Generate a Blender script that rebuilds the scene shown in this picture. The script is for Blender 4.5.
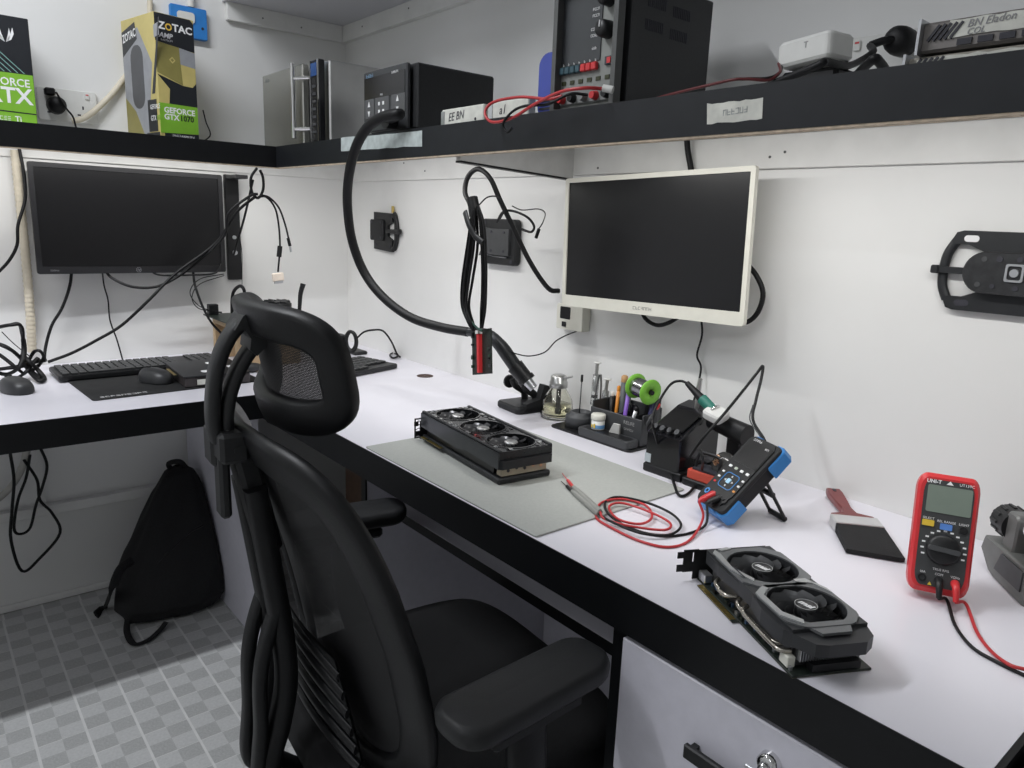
import bpy, bmesh, math, random
from mathutils import Vector, Matrix
random.seed(7)
for o in list(bpy.data.objects): bpy.data.objects.remove(o)
SC = bpy.context.scene
COL = SC.collection
# ---------------------------------------------------------------- camera
CAM = Vector((2.5146, -1.2833, 1.2178)); FPX = 733.24
_yaw, _pit, _rol = math.radians(39.8947), math.radians(12.5139), math.radians(2.2657)
_F = Vector((-math.cos(_yaw)*math.cos(_pit), math.sin(_yaw)*math.cos(_pit), -math.sin(_pit)))
_R0 = _F.cross(Vector((0, 0, 1))).normalized(); _U0 = _R0.cross(_F)
_R = _R0*math.cos(_rol) + _U0*math.sin(_rol); _U = _U0*math.cos(_rol) - _R0*math.sin(_rol)
cd = bpy.data.cameras.new('camera'); cam = bpy.data.objects.new('camera', cd); COL.objects.link(cam)
cd.sensor_width = 36; cd.lens = FPX/1024*36; cd.clip_start = .02
m = Matrix((_R, _U, -_F)).transposed().to_4x4(); m.translation = CAM; cam.matrix_world = m
SC.camera = cam
# ---------------------------------------------------------------- light
w = bpy.data.worlds.new('world'); SC.world = w; w.use_nodes = True
w.node_tree.nodes['Background'].inputs[0].default_value = (.8, .85, 1, 1)
w.node_tree.nodes['Background'].inputs[1].default_value = .05
SC.view_settings.view_transform = 'Standard'; SC.view_settings.look = 'None'
SC.view_settings.exposure = 0.0; SC.view_settings.gamma = 1; SC.view_settings.use_curve_mapping = False
def area(name, loc, target, sx, sy, power, col=(1, 1, 1), spread=180):
    l = bpy.data.lights.new(name, 'AREA'); l.shape = 'RECTANGLE'; l.size = sx; l.size_y = sy; l.energy = power; l.color = col
    l.spread = math.radians(spread)
    o = bpy.data.objects.new(name, l); COL.objects.link(o)
    d = (Vector(target)-Vector(loc)).normalized()
    zx = -d; xx = Vector((1, 0, 0)) if abs(d.x) < .5 and sx > sy and 'along_y' not in name else Vector((0, 1, 0))
    xx = (xx - zx*xx.dot(zx)).normalized(); yy = zx.cross(xx)
    mm = Matrix((xx, yy, zx)).transposed().to_4x4(); mm.translation = Vector(loc); o.matrix_world = mm
    return o
COOL = (1.0, .99, .97)
area('room_tube_light_along_y', (.92, -1.55, 2.50), (.92, -1.55, 0), 1.2, .05, 29, (.93, .955, 1.0))
area('rear_tube_light', (2.3, -3.0, 2.50), (2.3, -3.0, 0), 1.2, .09, 10, (.92, .95, 1.0))
area('under_shelf_light', (.76, -.335, 1.382), (.76, -.22, .9), .78, .012, 2.1, COOL)
area('under_shelf_light_long', (1.88, -.335, 1.382), (1.88, -.22, .9), 1.06, .012, 2.9, COOL)
area('under_shelf_light_along_y', (.225, -.80, 1.382), (.12, -.80, .9), .85, .012, 2.3, COOL)
# ---------------------------------------------------------------- pixel helpers (distance comes from the plane touched)
def _ray(px, py): return _F + _R*((px-512)/FPX) - _U*((py-384)/FPX)
def PZ(px, py, z): d = _ray(px, py); return CAM + d*((z-CAM.z)/d.z)
def PY(px, py, y): d = _ray(px, py); return CAM + d*((y-CAM.y)/d.y)
def PX(px, py, x): d = _ray(px, py); return CAM + d*((x-CAM.x)/d.x)
# ---------------------------------------------------------------- materials
MATS = {}
def mat(name, col, rough=.5, metal=0, var=.06, scale=40, bump=0, alpha=None, trans=0, emis=None, coat=0, spec=.5):
    if name in MATS: return MATS[name]
    M = bpy.data.materials.new(name); M.use_nodes = True; nt = M.node_tree; b = nt.nodes['Principled BSDF']
    b.inputs['Roughness'].default_value = rough; b.inputs['Metallic'].default_value = metal
    b.inputs['Specular IOR Level'].default_value = spec
    if coat: b.inputs['Coat Weight'].default_value = coat; b.inputs['Coat Roughness'].default_value = .08
    if trans: b.inputs['Transmission Weight'].default_value = trans
    if emis: b.inputs['Emission Color'].default_value = (*emis[:3], 1); b.inputs['Emission Strength'].default_value = emis[3]
    tc = nt.nodes.new('ShaderNodeTexCoord')
    n = nt.nodes.new('ShaderNodeTexNoise'); n.inputs['Scale'].default_value = scale; n.inputs['Detail'].default_value = 4
    nt.links.new(tc.outputs['Object'], n.inputs['Vector'])
    r = nt.nodes.new('ShaderNodeValToRGB')
    r.color_ramp.elements[0].position = .3; r.color_ramp.elements[1].position = .7
    r.color_ramp.elements[0].color = (*[c*(1-var) for c in col], 1); r.color_ramp.elements[1].color = (*[min(1, c*(1+var)) for c in col], 1)
    nt.links.new(n.outputs['Fac'], r.inputs['Fac']); nt.links.new(r.outputs['Color'], b.inputs['Base Color'])
    if bump:
        bp = nt.nodes.new('ShaderNodeBump'); bp.inputs['Strength'].default_value = bump; bp.inputs['Distance'].default_value = .002
        nt.links.new(n.outputs['Fac'], bp.inputs['Height']); nt.links.new(bp.outputs['Normal'], b.inputs['Normal'])
    if alpha is not None: b.inputs['Alpha'].default_value = alpha
    MATS[name] = M; return M
WALL = mat('wall_paint', (.80, .80, .785), .45, var=.025, scale=3, bump=.03)
LOFTP = mat('loft_paint', (.62, .62, .66), .5, var=.03, scale=4)
TRIM = mat('trim_paint', (.78, .78, .76), .5, var=.05, scale=15)
DESK = mat('white_laminate', (.75, .735, .79), .28, var=.012, scale=6)
PANEL = mat('lilac_laminate', (.66, .65, .72), .35, var=.03, scale=60)
BLK = mat('black_laminate', (.005, .0055, .0065), .42, var=.15, scale=30, spec=.3)
FASC = mat('black_laminate_lit', (.010, .0115, .0145), .5, var=.15, scale=30, spec=.35)  # lighter copy of the black laminate, light on the long shelf front painted in
PLY = mat('raw_plywood_edge', (.55, .45, .34), .7, var=.2, scale=90)
BP = mat('black_plastic', (.010, .0103, .0113), .42, var=.1, scale=80, spec=.4)
BPG = mat('black_gloss_plastic', (.010, .010, .012), .18, var=.1, scale=30)
BPM = mat('black_matte_plastic', (.014, .0147, .016), .6, var=.1, scale=120, bump=.1, spec=.4)
CHP = mat('chair_plastic', (.006, .0063, .0072), .46, var=.08, scale=300, bump=.12, spec=.35)
PADP = mat('arm_pad_plastic', (.018, .0187, .020), .5, var=.06, scale=400, bump=.1, spec=.4)
FAB = mat('black_seat_fabric', (.005, .005, .0057), .9, var=.3, scale=700, bump=.5)
RUB = mat('black_rubber', (.006, .006, .0068), .5, var=.1, scale=60, spec=.3)
GRYP = mat('grey_plastic', (.20, .205, .20), .5, var=.05, scale=60)
DGRY = mat('dark_grey_plastic', (.055, .057, .06), .5, var=.08, scale=60)
CHAR = mat('charcoal_metal', (.020, .0215, .024), .42, .2, var=.08, scale=50)
STEEL = mat('brushed_steel', (.50, .50, .49), .28, .85, var=.06, scale=15)
CHROME = mat('chrome', (.75, .75, .75), .08, 1, var=.02)
ALU = mat('aluminium', (.55, .56, .58), .32, .9, var=.05)
WPL = mat('white_plastic', (.74, .74, .71), .4, var=.03)
CREAM = mat('cream_plastic', (.72, .71, .63), .4, var=.03)
TAPE = mat('masking_tape', (.45, .50, .49), .7, var=.14, scale=60, bump=.2)
TAPEW = mat('white_paper_tape', (.66, .66, .60), .7, var=.12, scale=50, bump=.2)
INK = mat('ink', (.03, .03, .04), .6)
PRW = mat('print_white', (.85, .85, .85), .5, var=.02)
RED = mat('red_plastic', (.62, .035, .04), .35, var=.05)
REDC = mat('red_cable', (.50, .03, .035), .4, var=.05)
BLU = mat('blue_plastic', (.04, .22, .55), .4, var=.05)
GOLD = mat('gold_contacts', (.62, .47, .16), .3, .9, var=.1)
COP = mat('copper', (.62, .38, .24), .3, .9, var=.1)
PCB = mat('pcb_black', (.014, .02, .016), .45, var=.5, scale=250)
PCBG = mat('pcb_green', (.02, .06, .035), .45, var=.4, scale=250)
SCRN = mat('screen_black', (.006, .006, .007), .30, var=.1, spec=.45)
GLAS = mat('clear_glass', (.93, .93, .86), .03, var=.02, trans=1)
MATG = mat('grey_silicone_mat', (.40, .41, .385), .7, var=.04, scale=200, bump=.1)
WOOD = mat('pale_wood', (.50, .36, .21), .6, var=.15, scale=30)
ORNG = mat('orange_plastic', (.75, .28, .03), .4)
PURP = mat('purple_plastic', (.22, .10, .50), .4)
GRN = mat('green_plastic', (.22, .55, .06), .4)
TEAL = mat('teal_grip', (.02, .16, .12), .5)
YEL = mat('yellow_plastic', (.75, .52, .05), .4)
LCD = mat('lcd_grey', (.20, .245, .205), .25, var=.03)
BOXY = mat('carton_yellow', (.56, .47, .17), .45, var=.05)
BOXO = mat('carton_olive', (.26, .23, .07), .45, var=.06)
BOXK = mat('carton_black', (.014, .016, .02), .4)
BOXG = mat('carton_green', (.21, .47, .035), .45, var=.04)
BOXS = mat('carton_silver', (.30, .31, .33), .45, var=.08)
BEIGE = mat('beige_conduit', (.66, .60, .48), .55, var=.06)
HAIR = mat('black_bristle', (.008, .008, .009), .8, var=.4, scale=600, bump=.8)
BRED = mat('brush_handle_red', (.17, .02, .02), .35, var=.1)
VISE = mat('vise_grey', (.16, .165, .16), .45, .3, var=.08, scale=50)
# see-through woven chair mesh: open weave built from two wave textures
def weave(name, col, dens, open_):
    M = bpy.data.materials.new(name); M.use_nodes = True; nt = M.node_tree; b = nt.nodes['Principled BSDF']
    b.inputs['Base Color'].default_value = (*col, 1); b.inputs['Roughness'].default_value = .7
    tc = nt.nodes.new('ShaderNodeTexCoord'); outs = []
    for ax in ('X', 'Z'):
        wv = nt.nodes.new('ShaderNodeTexWave'); wv.bands_direction = ax; wv.inputs['Scale'].default_value = dens
        nt.links.new(tc.outputs['Object'], wv.inputs['Vector'])
        c = nt.nodes.new('ShaderNodeMath'); c.operation = 'LESS_THAN'; c.inputs[1].default_value = open_
        nt.links.new(wv.outputs['Fac'], c.inputs[0]); outs.append(c)
    mu = nt.nodes.new('ShaderNodeMath'); mu.operation = 'MULTIPLY'
    nt.links.new(outs[0].outputs[0], mu.inputs[0]); nt.links.new(outs[1].outputs[0], mu.inputs[1])
    iv = nt.nodes.new('ShaderNodeMath'); iv.operation = 'SUBTRACT'; iv.inputs[0].default_value = 1
    nt.links.new(mu.outputs[0], iv.inputs[1]); nt.links.new(iv.outputs[0], b.inputs['Alpha'])
    return M
MESHF = weave('chair_mesh', (.012, .012, .013), 220, .22)
MESHH = weave('headrest_mesh', (.010, .010, .011), 150, .15)
# ---------------------------------------------------------------- mesh builder
I4 = Matrix.Identity(4)
def T(x=0, y=0, z=0): return Matrix.Translation((x, y, z))
def RX(a): return Matrix.Rotation(math.radians(a), 4, 'X')
def RY(a): return Matrix.Rotation(math.radians(a), 4, 'Y')
def RZ(a): return Matrix.Rotation(math.radians(a), 4, 'Z')
def rrect(w, h, r, n=4, cx=0, cy=0):
    p = []
    for k, (sx, sy) in enumerate(((1, 1), (-1, 1), (-1, -1), (1, -1))):
        for i in range(n+1):
            a = math.pi/2*(k+i/n); p.append((cx+sx*(w/2-r)+r*math.cos(a), cy+sy*(h/2-r)+r*math.sin(a)))
    return p
def circ(r, n=24, cx=0, cy=0, a0=0): return [(cx+r*math.cos(a0+2*math.pi*i/n), cy+r*math.sin(a0+2*math.pi*i/n)) for i in range(n)]
def catmull(P, n=8, closed=False):
    P = [Vector(p) for p in P]
    if len(P) < 3: return P
    out = []; N = len(P); rng = N if closed else N-1
    for i in range(rng):
        if closed: a, b, c, d = P[i-1], P[i], P[(i+1) % N], P[(i+2) % N]
        else: a = P[i-1] if i else P[0]*2-P[1]; b, c = P[i], P[i+1]; d = P[i+2] if i+2 < N else P[-1]*2-P[-2]
        for k in range(n):
            t = k/n
            out.append(.5*((2*b)+(c-a)*t+(2*a-5*b+4*c-d)*t*t+(3*b-a-3*c+d)*t**3))
    if not closed: out.append(P[-1])
    return out
class MB:
    def __init__(s): s.v = []; s.f = []; s.m = []; s.s = []
    def add(s, vs, fs, m=0, sm=False, M=None):
        o = len(s.v)
        s.v += [tuple(M @ Vector(p)) if M else tuple(p) for p in vs]
        for f in fs: s.f.append([o+i for i in f]); s.m.append(m); s.s.append(sm)
        return s
    def box(s, c, d, M=None, m=0, bev=0):
        x, y, z = d[0]/2, d[1]/2, d[2]/2; b = min(bev, .49*min(d))
        if b <= 0:
            vs = [(c[0]+i*x, c[1]+j*y, c[2]+k*z) for i in (-1, 1) for j in (-1, 1) for k in (-1, 1)]
            return s.add(vs, [(0, 1, 3, 2), (4, 6, 7, 5), (0, 4, 5, 1), (2, 3, 7, 6), (0, 2, 6, 4), (1, 5, 7, 3)], m, False, M)
        vs = []; ix = {}
        for i in (-1, 1):
            for j in (-1, 1):
                for k in (-1, 1):
                    for ax in range(3):
                        p = [i*(x-b), j*(y-b), k*(z-b)]; p[ax] = (i*x, j*y, k*z)[ax]
                        ix[i, j, k, ax] = len(vs); vs.append((c[0]+p[0], c[1]+p[1], c[2]+p[2]))
        fs = []
        for sg in (-1, 1):
            fs.append([ix[sg, -1, -1, 0], ix[sg, 1, -1, 0], ix[sg, 1, 1, 0], ix[sg, -1, 1, 0]])
            fs.append([ix[-1, sg, -1, 1], ix[1, sg, -1, 1], ix[1, sg, 1, 1], ix[-1, sg, 1, 1]])
            fs.append([ix[-1, -1, sg, 2], ix[1, -1, sg, 2], ix[1, 1, sg, 2], ix[-1, 1, sg, 2]])
        for a in (-1, 1):
            for bb in (-1, 1):
                fs.append([ix[-1, a, bb, 1], ix[1, a, bb, 1], ix[1, a, bb, 2], ix[-1, a, bb, 2]])
                fs.append([ix[a, -1, bb, 0], ix[a, 1, bb, 0], ix[a, 1, bb, 2], ix[a, -1, bb, 2]])
                fs.append([ix[a, bb, -1, 0], ix[a, bb, 1, 0], ix[a, bb, 1, 1], ix[a, bb, -1, 1]])
        for i in (-1, 1):
            for j in (-1, 1):
                for k in (-1, 1): fs.append([ix[i, j, k, 0], ix[i, j, k, 1], ix[i, j, k, 2]])
        return s.add(vs, fs, m, False, M)
    def prism(s, out, z0, z1, M=None, m=0, ch=0, sm=False, cap=True, taper=1):
        n = len(out); cx = sum(p[0] for p in out)/n; cy = sum(p[1] for p in out)/n
        def ring(z, k, off):
            r = []
            for x, y in out:
                dx, dy = x-cx, y-cy; L = math.hypot(dx, dy) or 1
                f = k*(1-off/L); r.append((cx+dx*f, cy+dy*f, z))
            return r
        if ch: rings = [ring(z0, 1, ch), ring(z0+ch, 1, 0), ring(z1-ch, taper, 0), ring(z1, taper, ch)]
        else: rings = [ring(z0, 1, 0), ring(z1, taper, 0)]
        vs = sum(rings, []); fs = []
        for r in range(len(rings)-1):
            for i in range(n): j = (i+1) % n; fs.append((r*n+i, r*n+j, (r+1)*n+j, (r+1)*n+i))
        s.add(vs, fs, m, sm, M)
        if cap: s.add(rings[0], [list(range(n))[::-1]], m, False, M); s.add(rings[-1], [list(range(n))], m, False, M)
        return s
    def ring(s, out, inn, z0, z1, M=None, m=0, sm=False):
        n = len(out); vs = [(x, y, z1) for x, y in out]+[(x, y, z1) for x, y in inn]+[(x, y, z0) for x, y in out]+[(x, y, z0) for x, y in inn]
        fs = []
        for i in range(n):
            j = (i+1) % n
            fs += [(i, j, n+j, n+i), (2*n+j, 2*n+i, 3*n+i, 3*n+j), (2*n+i, 2*n+j, j, i), (n+i, n+j, 3*n+j, 3*n+i)]
        return s.add(vs, fs, m, sm, M)
    def cyl(s, p0, p1, r0, r1=None, n=16, M=None, m=0, cap=True, sm=True):
        r1 = r0 if r1 is None else r1; p0, p1 = Vector(p0), Vector(p1); d = (p1-p0).normalized()
        a = d.orthogonal().normalized(); b = d.cross(a)
        A = [p0+(a*math.cos(2*math.pi*i/n)+b*math.sin(2*math.pi*i/n))*r0 for i in range(n)]
        B = [p1+(a*math.cos(2*math.pi*i/n)+b*math.sin(2*math.pi*i/n))*r1 for i in range(n)]
        s.add(A+B, [(i, (i+1) % n, n+(i+1) % n, n+i) for i in range(n)], m, sm, M)
        if cap: s.add(A, [list(range(n))[::-1]], m, False, M); s.add(B, [list(range(n))], m, False, M)
        return s
    def lathe(s, prof, n=24, M=None, m=0, sm=True):
        vs = []; fs = []; k = len(prof)
        for i in range(n):
            a = 2*math.pi*i/n
            for r, z in prof: vs.append((r*math.cos(a), r*math.sin(a), z))
        for i in range(n):
            j = (i+1) % n
            for q in range(k-1): fs.append((i*k+q, j*k+q, j*k+q+1, i*k+q+1))
        return s.add(vs, fs, m, sm, M)
    def tube(s, pts, r, n=8, M=None, m=0, closed=False, smooth=6, b=None, N=None, pw=1):
        """round tube, or (with b and N) a flattened bar: half-width r in the surface, half-thickness b along N"""
        P = catmull(pts, smooth, closed) if smooth else [Vector(p) for p in pts]
        k = len(P); rs = r if callable(r) else (lambda t: r); vs = []; fs = []
        prev = None
        for i, p in enumerate(P):
            t = ((P[(i+1) % k]-P[i-1]) if closed else (P[min(i+1, k-1)]-P[max(i-1, 0)])).normalized()
            if N is not None: nn = Vector(N(p) if callable(N) else N)
            elif prev is None: nn = t.orthogonal()
            else: nn = prev
            nn = (nn-t*nn.dot(t))
            if nn.length < 1e-6: nn = t.orthogonal()
            nn.normalize(); prev = nn; bb = t.cross(nn)
            ra = rs(i/max(1, k-1)); rb = ra if b is None else (b(i/max(1, k-1)) if callable(b) else b)
            for q in range(n):
                a = 2*math.pi*q/n; ca, sa = math.cos(a), math.sin(a)
                if pw != 1: ca = math.copysign(abs(ca)**pw, ca); sa = math.copysign(abs(sa)**pw, sa)
                vs.append(p+bb*(ra*ca)+nn*(rb*sa))
        for i in range(k if closed else k-1):
            j = (i+1) % k
            for q in range(n): fs.append((i*n+q, i*n+(q+1) % n, j*n+(q+1) % n, j*n+q))
        s.add(vs, fs, m, True, M)
        if not closed: s.add(vs[:n], [list(range(n))[::-1]], m, False, M); s.add(vs[-n:], [list(range(n))], m, False, M)
        return s
    def grid(s, fn, nu, nv, M=None, m=0, sm=True, cu=False):
        vs = [fn(i/nu, j/nv) for i in range(nu+(0 if cu else 1)) for j in range(nv+1)]; fs = []
        L = nu if cu else nu+1
        for i in range(nu):
            for j in range(nv): a = i*(nv+1)+j; b = ((i+1) % L)*(nv+1)+j; fs.append((a, b, b+1, a+1))
        return s.add(vs, fs, m, sm, M)
    def poly(s, pts, M=None, m=0): return s.add(pts, [list(range(len(pts)))], m, False, M)
    def plate(s, pts2, z0, z1, M=None, m=0): return s.prism(pts2, z0, z1, M, m)
    def ball(s, c, r, M=None, m=0, n=14, sz=(1, 1, 1)):
        pr = [(max(1e-5, r*math.sin(math.pi*i/8)), -r*math.cos(math.pi*i/8)) for i in range(9)]
        return s.lathe(pr, n, (M or I4) @ T(*c) @ Matrix.Diagonal((*sz, 1)), m)
    def mesh(s, name, mats):
        me = bpy.data.meshes.new(name); me.from_pydata(s.v, [], s.f)
        for x in (mats if isinstance(mats, (list, tuple)) else [mats]): me.materials.append(x)
        me.polygons.foreach_set('material_index', s.m); me.polygons.foreach_set('use_smooth', s.s)
        b = bmesh.new(); b.from_mesh(me); bmesh.ops.recalc_face_normals(b, faces=b.faces); b.to_mesh(me); b.free(); me.update()
        return me
    def build(s, name, mats, parent=None, M=None):
        o = bpy.data.objects.new(name, s.mesh(name, mats)); COL.objects.link(o)
        if parent is not None: o.parent = parent
        if M is not None: o.matrix_local = M
        return o
def obj(name, me, parent=None, M=None):
    o = bpy.data.objects.new(name, me); COL.objects.link(o)
    if parent is not None: o.parent = parent
    if M is not None: o.matrix_local = M
    return o
def tag(o, label, cat, group=None):
    o['label'] = label; o['category'] = cat
    if group: o['group'] = group
    return o
def struct(o): o['kind'] = 'structure'; return o
def thing(name, label, cat, M=None, group=None):
    o = bpy.data.objects.new(name, None); o.empty_display_size = .02; COL.objects.link(o)
    if M is not None: o.matrix_world = M
    return tag(o, label, cat, group)
def frame(o, x, y=None, z=None):
    """matrix with origin o, x axis x, z axis z (y from them)"""
    x = Vector(x).normalized(); z = Vector(z if z is not None else (0, 0, 1)); z = (z-x*z.dot(x)).normalized(); y = z.cross(x)
    mm = Matrix((x, y, z)).transposed().to_4x4(); mm.translation = Vector(o); return mm
_FONT = {}
def text(name, s, size, material, parent, M, sx=1, ext=.0003, align='CENTER', shear=0, bold=0):
    if s[0] == '~':      # lettering too small to read in the photo: letter-like strokes
        n = len(s)-1; mb_ = MB(); rr = random.Random(n*7+int(size*1e5))
        for i in range(n):
            x = (i-(n-1)/2)*size*.62 - (n*size*.31 if align == 'RIGHT' else 0)
            for q in rr.sample(((-.2, 0, .09, .66), (.2, 0, .09, .66), (0, .29, .46, .09), (0, -.29, .46, .09), (0, 0, .46, .09)), 3): mb_.box((x+q[0]*size, q[1]*size, 0), (q[2]*size, q[3]*size, ext*2))
        return mb_.build(name, material, parent, M @ Matrix.Diagonal((sx, 1, 1, 1)))
    c = bpy.data.curves.new('t', 'FONT'); c.body = s; c.size = size; c.extrude = ext; c.align_x = align; c.align_y = 'CENTER'; c.resolution_u = 2; c.shear = shear; c.offset = bold
    t = bpy.data.objects.new('t', c); COL.objects.link(t)
    dg = bpy.context.evaluated_depsgraph_get(); me = bpy.data.meshes.new_from_object(t.evaluated_get(dg))
    bpy.data.objects.remove(t); bpy.data.curves.remove(c); me.materials.clear(); me.materials.append(material); me.name = name
    return obj(name, me, parent, M @ Matrix.Diagonal((sx, 1, 1, 1)))
def cable(name, label, pts, r, material=RUB, cat='cable', group=None, n=8, smooth=6):
    return tag(MB().tube(pts, r, n, smooth=smooth).build(name, material), label, cat, group)
D = .75        # worktop height
SH = 1.405     # top of the wall shelf
# ================================================================ STRUCTURE
def slab(name, x0, x1, y0, y1, z0, z1, material, parent=None, bev=0):
    return MB().box(((x0+x1)/2, (y0+y1)/2, (z0+z1)/2), (x1-x0, y1-y0, z1-z0), bev=bev).build(name, material, parent)
# floor: printed vinyl tiles, each a piece near the camera; the material carries on beyond
def floor_mat():
    M = bpy.data.materials.new('vinyl_floor'); M.use_nodes = True; nt = M.node_tree; b = nt.nodes['Principled BSDF']; b.inputs['Roughness'].default_value = .45
    tc = nt.nodes.new('ShaderNodeTexCoord'); mp = nt.nodes.new('ShaderNodeMapping'); nt.links.new(tc.outputs['Object'], mp.inputs['Vector'])
    mp.inputs['Location'].default_value = (-.535/.04825, .962/.05025, 0); mp.inputs['Scale'].default_value = (1/.04825, 1/.05025, 1)
    ch = nt.nodes.new('ShaderNodeTexChecker'); ch.inputs['Scale'].default_value = 1; ch.inputs['Color1'].default_value = (.53, .53, .53, 1); ch.inputs['Color2'].default_value = (.415, .415, .415, 1)
    nt.links.new(mp.outputs['Vector'], ch.inputs['Vector'])
    sp_ = nt.nodes.new('ShaderNodeSeparateXYZ'); nt.links.new(mp.outputs['Vector'], sp_.inputs[0]); ms = []
    for ax, wd in (('X', .03), ('Y', .058)):
        h2 = nt.nodes.new('ShaderNodeMath'); h2.operation = 'MULTIPLY'; h2.inputs[1].default_value = .5; nt.links.new(sp_.outputs[ax], h2.inputs[0])
        fr2 = nt.nodes.new('ShaderNodeMath'); fr2.operation = 'FRACT'; nt.links.new(h2.outputs[0], fr2.inputs[0])
        lt = nt.nodes.new('ShaderNodeMath'); lt.operation = 'LESS_THAN'; lt.inputs[1].default_value = wd; nt.links.new(fr2.outputs[0], lt.inputs[0]); ms.append(lt)
    mx_ = nt.nodes.new('ShaderNodeMath'); mx_.operation = 'MAXIMUM'; nt.links.new(ms[0].outputs[0], mx_.inputs[0]); nt.links.new(ms[1].outputs[0], mx_.inputs[1])
    mix = nt.nodes.new('ShaderNodeMixRGB'); nt.links.new(mx_.outputs[0], mix.inputs[0]); nt.links.new(ch.outputs['Color'], mix.inputs[1]); mix.inputs[2].default_value = (.66, .66, .65, 1)
    nt.links.new(mix.outputs[0], b.inputs['Base Color'])
    return M
floor = struct(slab('floor', 0, 4.3, -3.6, 0, -.06, -.0012, floor_mat()))
GROUT = mat('floor_grout', (.66, .66, .65), .5, var=.04)
TL = mat('tile_light_fleck', (.53, .535, .53), .42, var=.07, scale=160)
TD = mat('tile_dark_fleck', (.415, .42, .415), .42, var=.12, scale=220)
struct(slab('floor_joint_bed', .535-5*.0965, .535+17*.0965, -.962-9*.1005, -.962+4*.1005, -.0012, -.0006, GROUT)).parent = floor
cw, chh = .0965, .1005
tmb = MB(); g1, g2 = .0028, .0058
for i in (0, 1):
    for j in (0, 1):
        x0, x1 = (g1/2, cw/2) if i == 0 else (cw/2, cw-g1/2); y0, y1 = (g2/2, chh/2) if j == 0 else (chh/2, chh-g2/2)
        tmb.poly([(x0, y0, 0), (x1, y0, 0), (x1, y1, 0), (x0, y1, 0)], m=(i+j) % 2)
for a, b in (((g1/2, g2/2), (cw-g1/2, g2/2)), ((cw-g1/2, g2/2), (cw-g1/2, chh-g2/2)), ((cw-g1/2, chh-g2/2), (g1/2, chh-g2/2)), ((g1/2, chh-g2/2), (g1/2, g2/2))):
    tmb.poly([(*a, 0), (*b, 0), (*b, -.0006), (*a, -.0006)], m=0)
tme = tmb.mesh('tile', [TL, TD])
for i in range(-5, 17):
    for j in range(-9, 4):
        x = .535+i*cw; y = -.962+j*chh
        if x < .004: continue
        obj('tile', tme, floor, T(x, y, 0))
struct(slab('wall_left', -.1, 0, -3.6, .1, -.06, 2.6, WALL))
struct(slab('wall_back', 0, 4.3, 0, .1, -.06, 2.6, WALL))
struct(slab('wall_right', 4.3, 4.4, -3.6, .1, -.06, 2.6, WALL))
struct(slab('wall_front', -.1, 4.4, -3.7, -3.6, -.06, 2.6, WALL))
struct(slab('ceiling', -.1, 4.4, -3.7, .1, 2.6, 2.7, WALL))
loft = struct(slab('ceiling_loft', .0005, 2.9, -.42, -.0005, 1.85, 1.87, LOFTP))
def batten(name, x0, x1, y0, y1, z0, z1, nails):
    o = struct(slab(name, x0, x1, y0, y1, z0, z1, TRIM, bev=.001))
    n = MB()
    for p, d in nails: n.cyl(p, Vector(p)+Vector(d)*.0012, .0025, n=8)
    if nails: n.build('nail', DGRY, o)
    return o
batten('trim_1', .0005, .02, -.412, -.021, 1.798, 1.85, [((.02, -.30, 1.822), (1, 0, 0)), ((.02, -.17, 1.818), (1, 0, 0))])
batten('trim_2', .0005, 2.9, -.02, -.0005, 1.798, 1.85, [((.16, -.02, 1.826), (0, -1, 0)), ((.45, -.02, 1.83), (0, -1, 0))])
batten('trim_3', .0005, 2.9, -.012, -.0005, 1.332, 1.3925, [((p.x, -.012, p.z), (0, -1, 0)) for p in (PY(425, 171, -.012), PY(404, 163, -.012), PY(770, 157, -.012), PY(785, 152, -.012), PY(598, 168, -.012))])
batten('trim_4', .0005, .012, -2.2, -.0125, 1.338, 1.3925, [])
batten('trim_5', .0005, .03, -2.2, -.606, .292, .322, [((.03, -.70, .308), (1, 0, 0))])
struct(slab('baseboard_left', .0005, .012, -2.2, -.606, -.0005, .022, TRIM, bev=.003))
struct(slab('trim_6', .0005, .006, -1.03, -1.018, .322, .728, TRIM))
# ================================================================ WORKBENCH
B = thing('workbench', 'white L-shaped corner workbench with black front edges', 'workbench', I4)
MB().prism([(.001, -.0005), (.001, -2.1), (.662, -2.1), (.662, -.587), (2.36, -.587), (2.36, -.0005)], .729, D).build('worktop', DESK, B)
MB().box(((.6635+2.36)/2, -.58775, .7168), (2.36-.6635, .0015, .0656)).box(((.64+2.36)/2, -.578, .7063), (2.36-.64, .018, .0446)).build('front_edge', BLK, B)
MB().box((.66275, (-2.1-.5885)/2, .7168), (.0015, 2.1-.5885, .0656)).box((.653, (-2.1-.6055)/2, .7063), (.018, 2.1-.6055, .0446)).build('front_edge', BLK, B)
slab('side_edge', 2.36, 2.366, -.5885, -.001, .70, .7488, BLK, B)
slab('end_panel', .013, .625, -.605, -.588, .0005, .729, PANEL, B)
sx = PY(366, 490, -.57).x
sp = slab('side_panel', sx-.016, sx, -.568, -.03, .0005, .729, PANEL, B); slab('edge_strip', sx-.017, sx+.001, -.572, -.568, .0005, .729, BLK, sp)
slab('inner_panel', .64, sx-.017, -.34, -.325, .0005, .729, mat('brown_board', (.06, .035, .022), .6, var=.2), B)
tr = slab('keyboard_tray', sx+.004, 1.905, -.538, -.12, .605, .62, DESK, B); slab('tray_edge', sx+.004, 1.905, -.5385, -.536, .600, .6195, BLK, tr)
slab('back_panel', sx+.001, 1.907, -.03, -.018, .0005, .729, PANEL, B)
slab('post', 1.908, 1.926, -.575, -.03, .0005, .729, BLK, B)
gh = PZ(425, 376, D)
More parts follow.
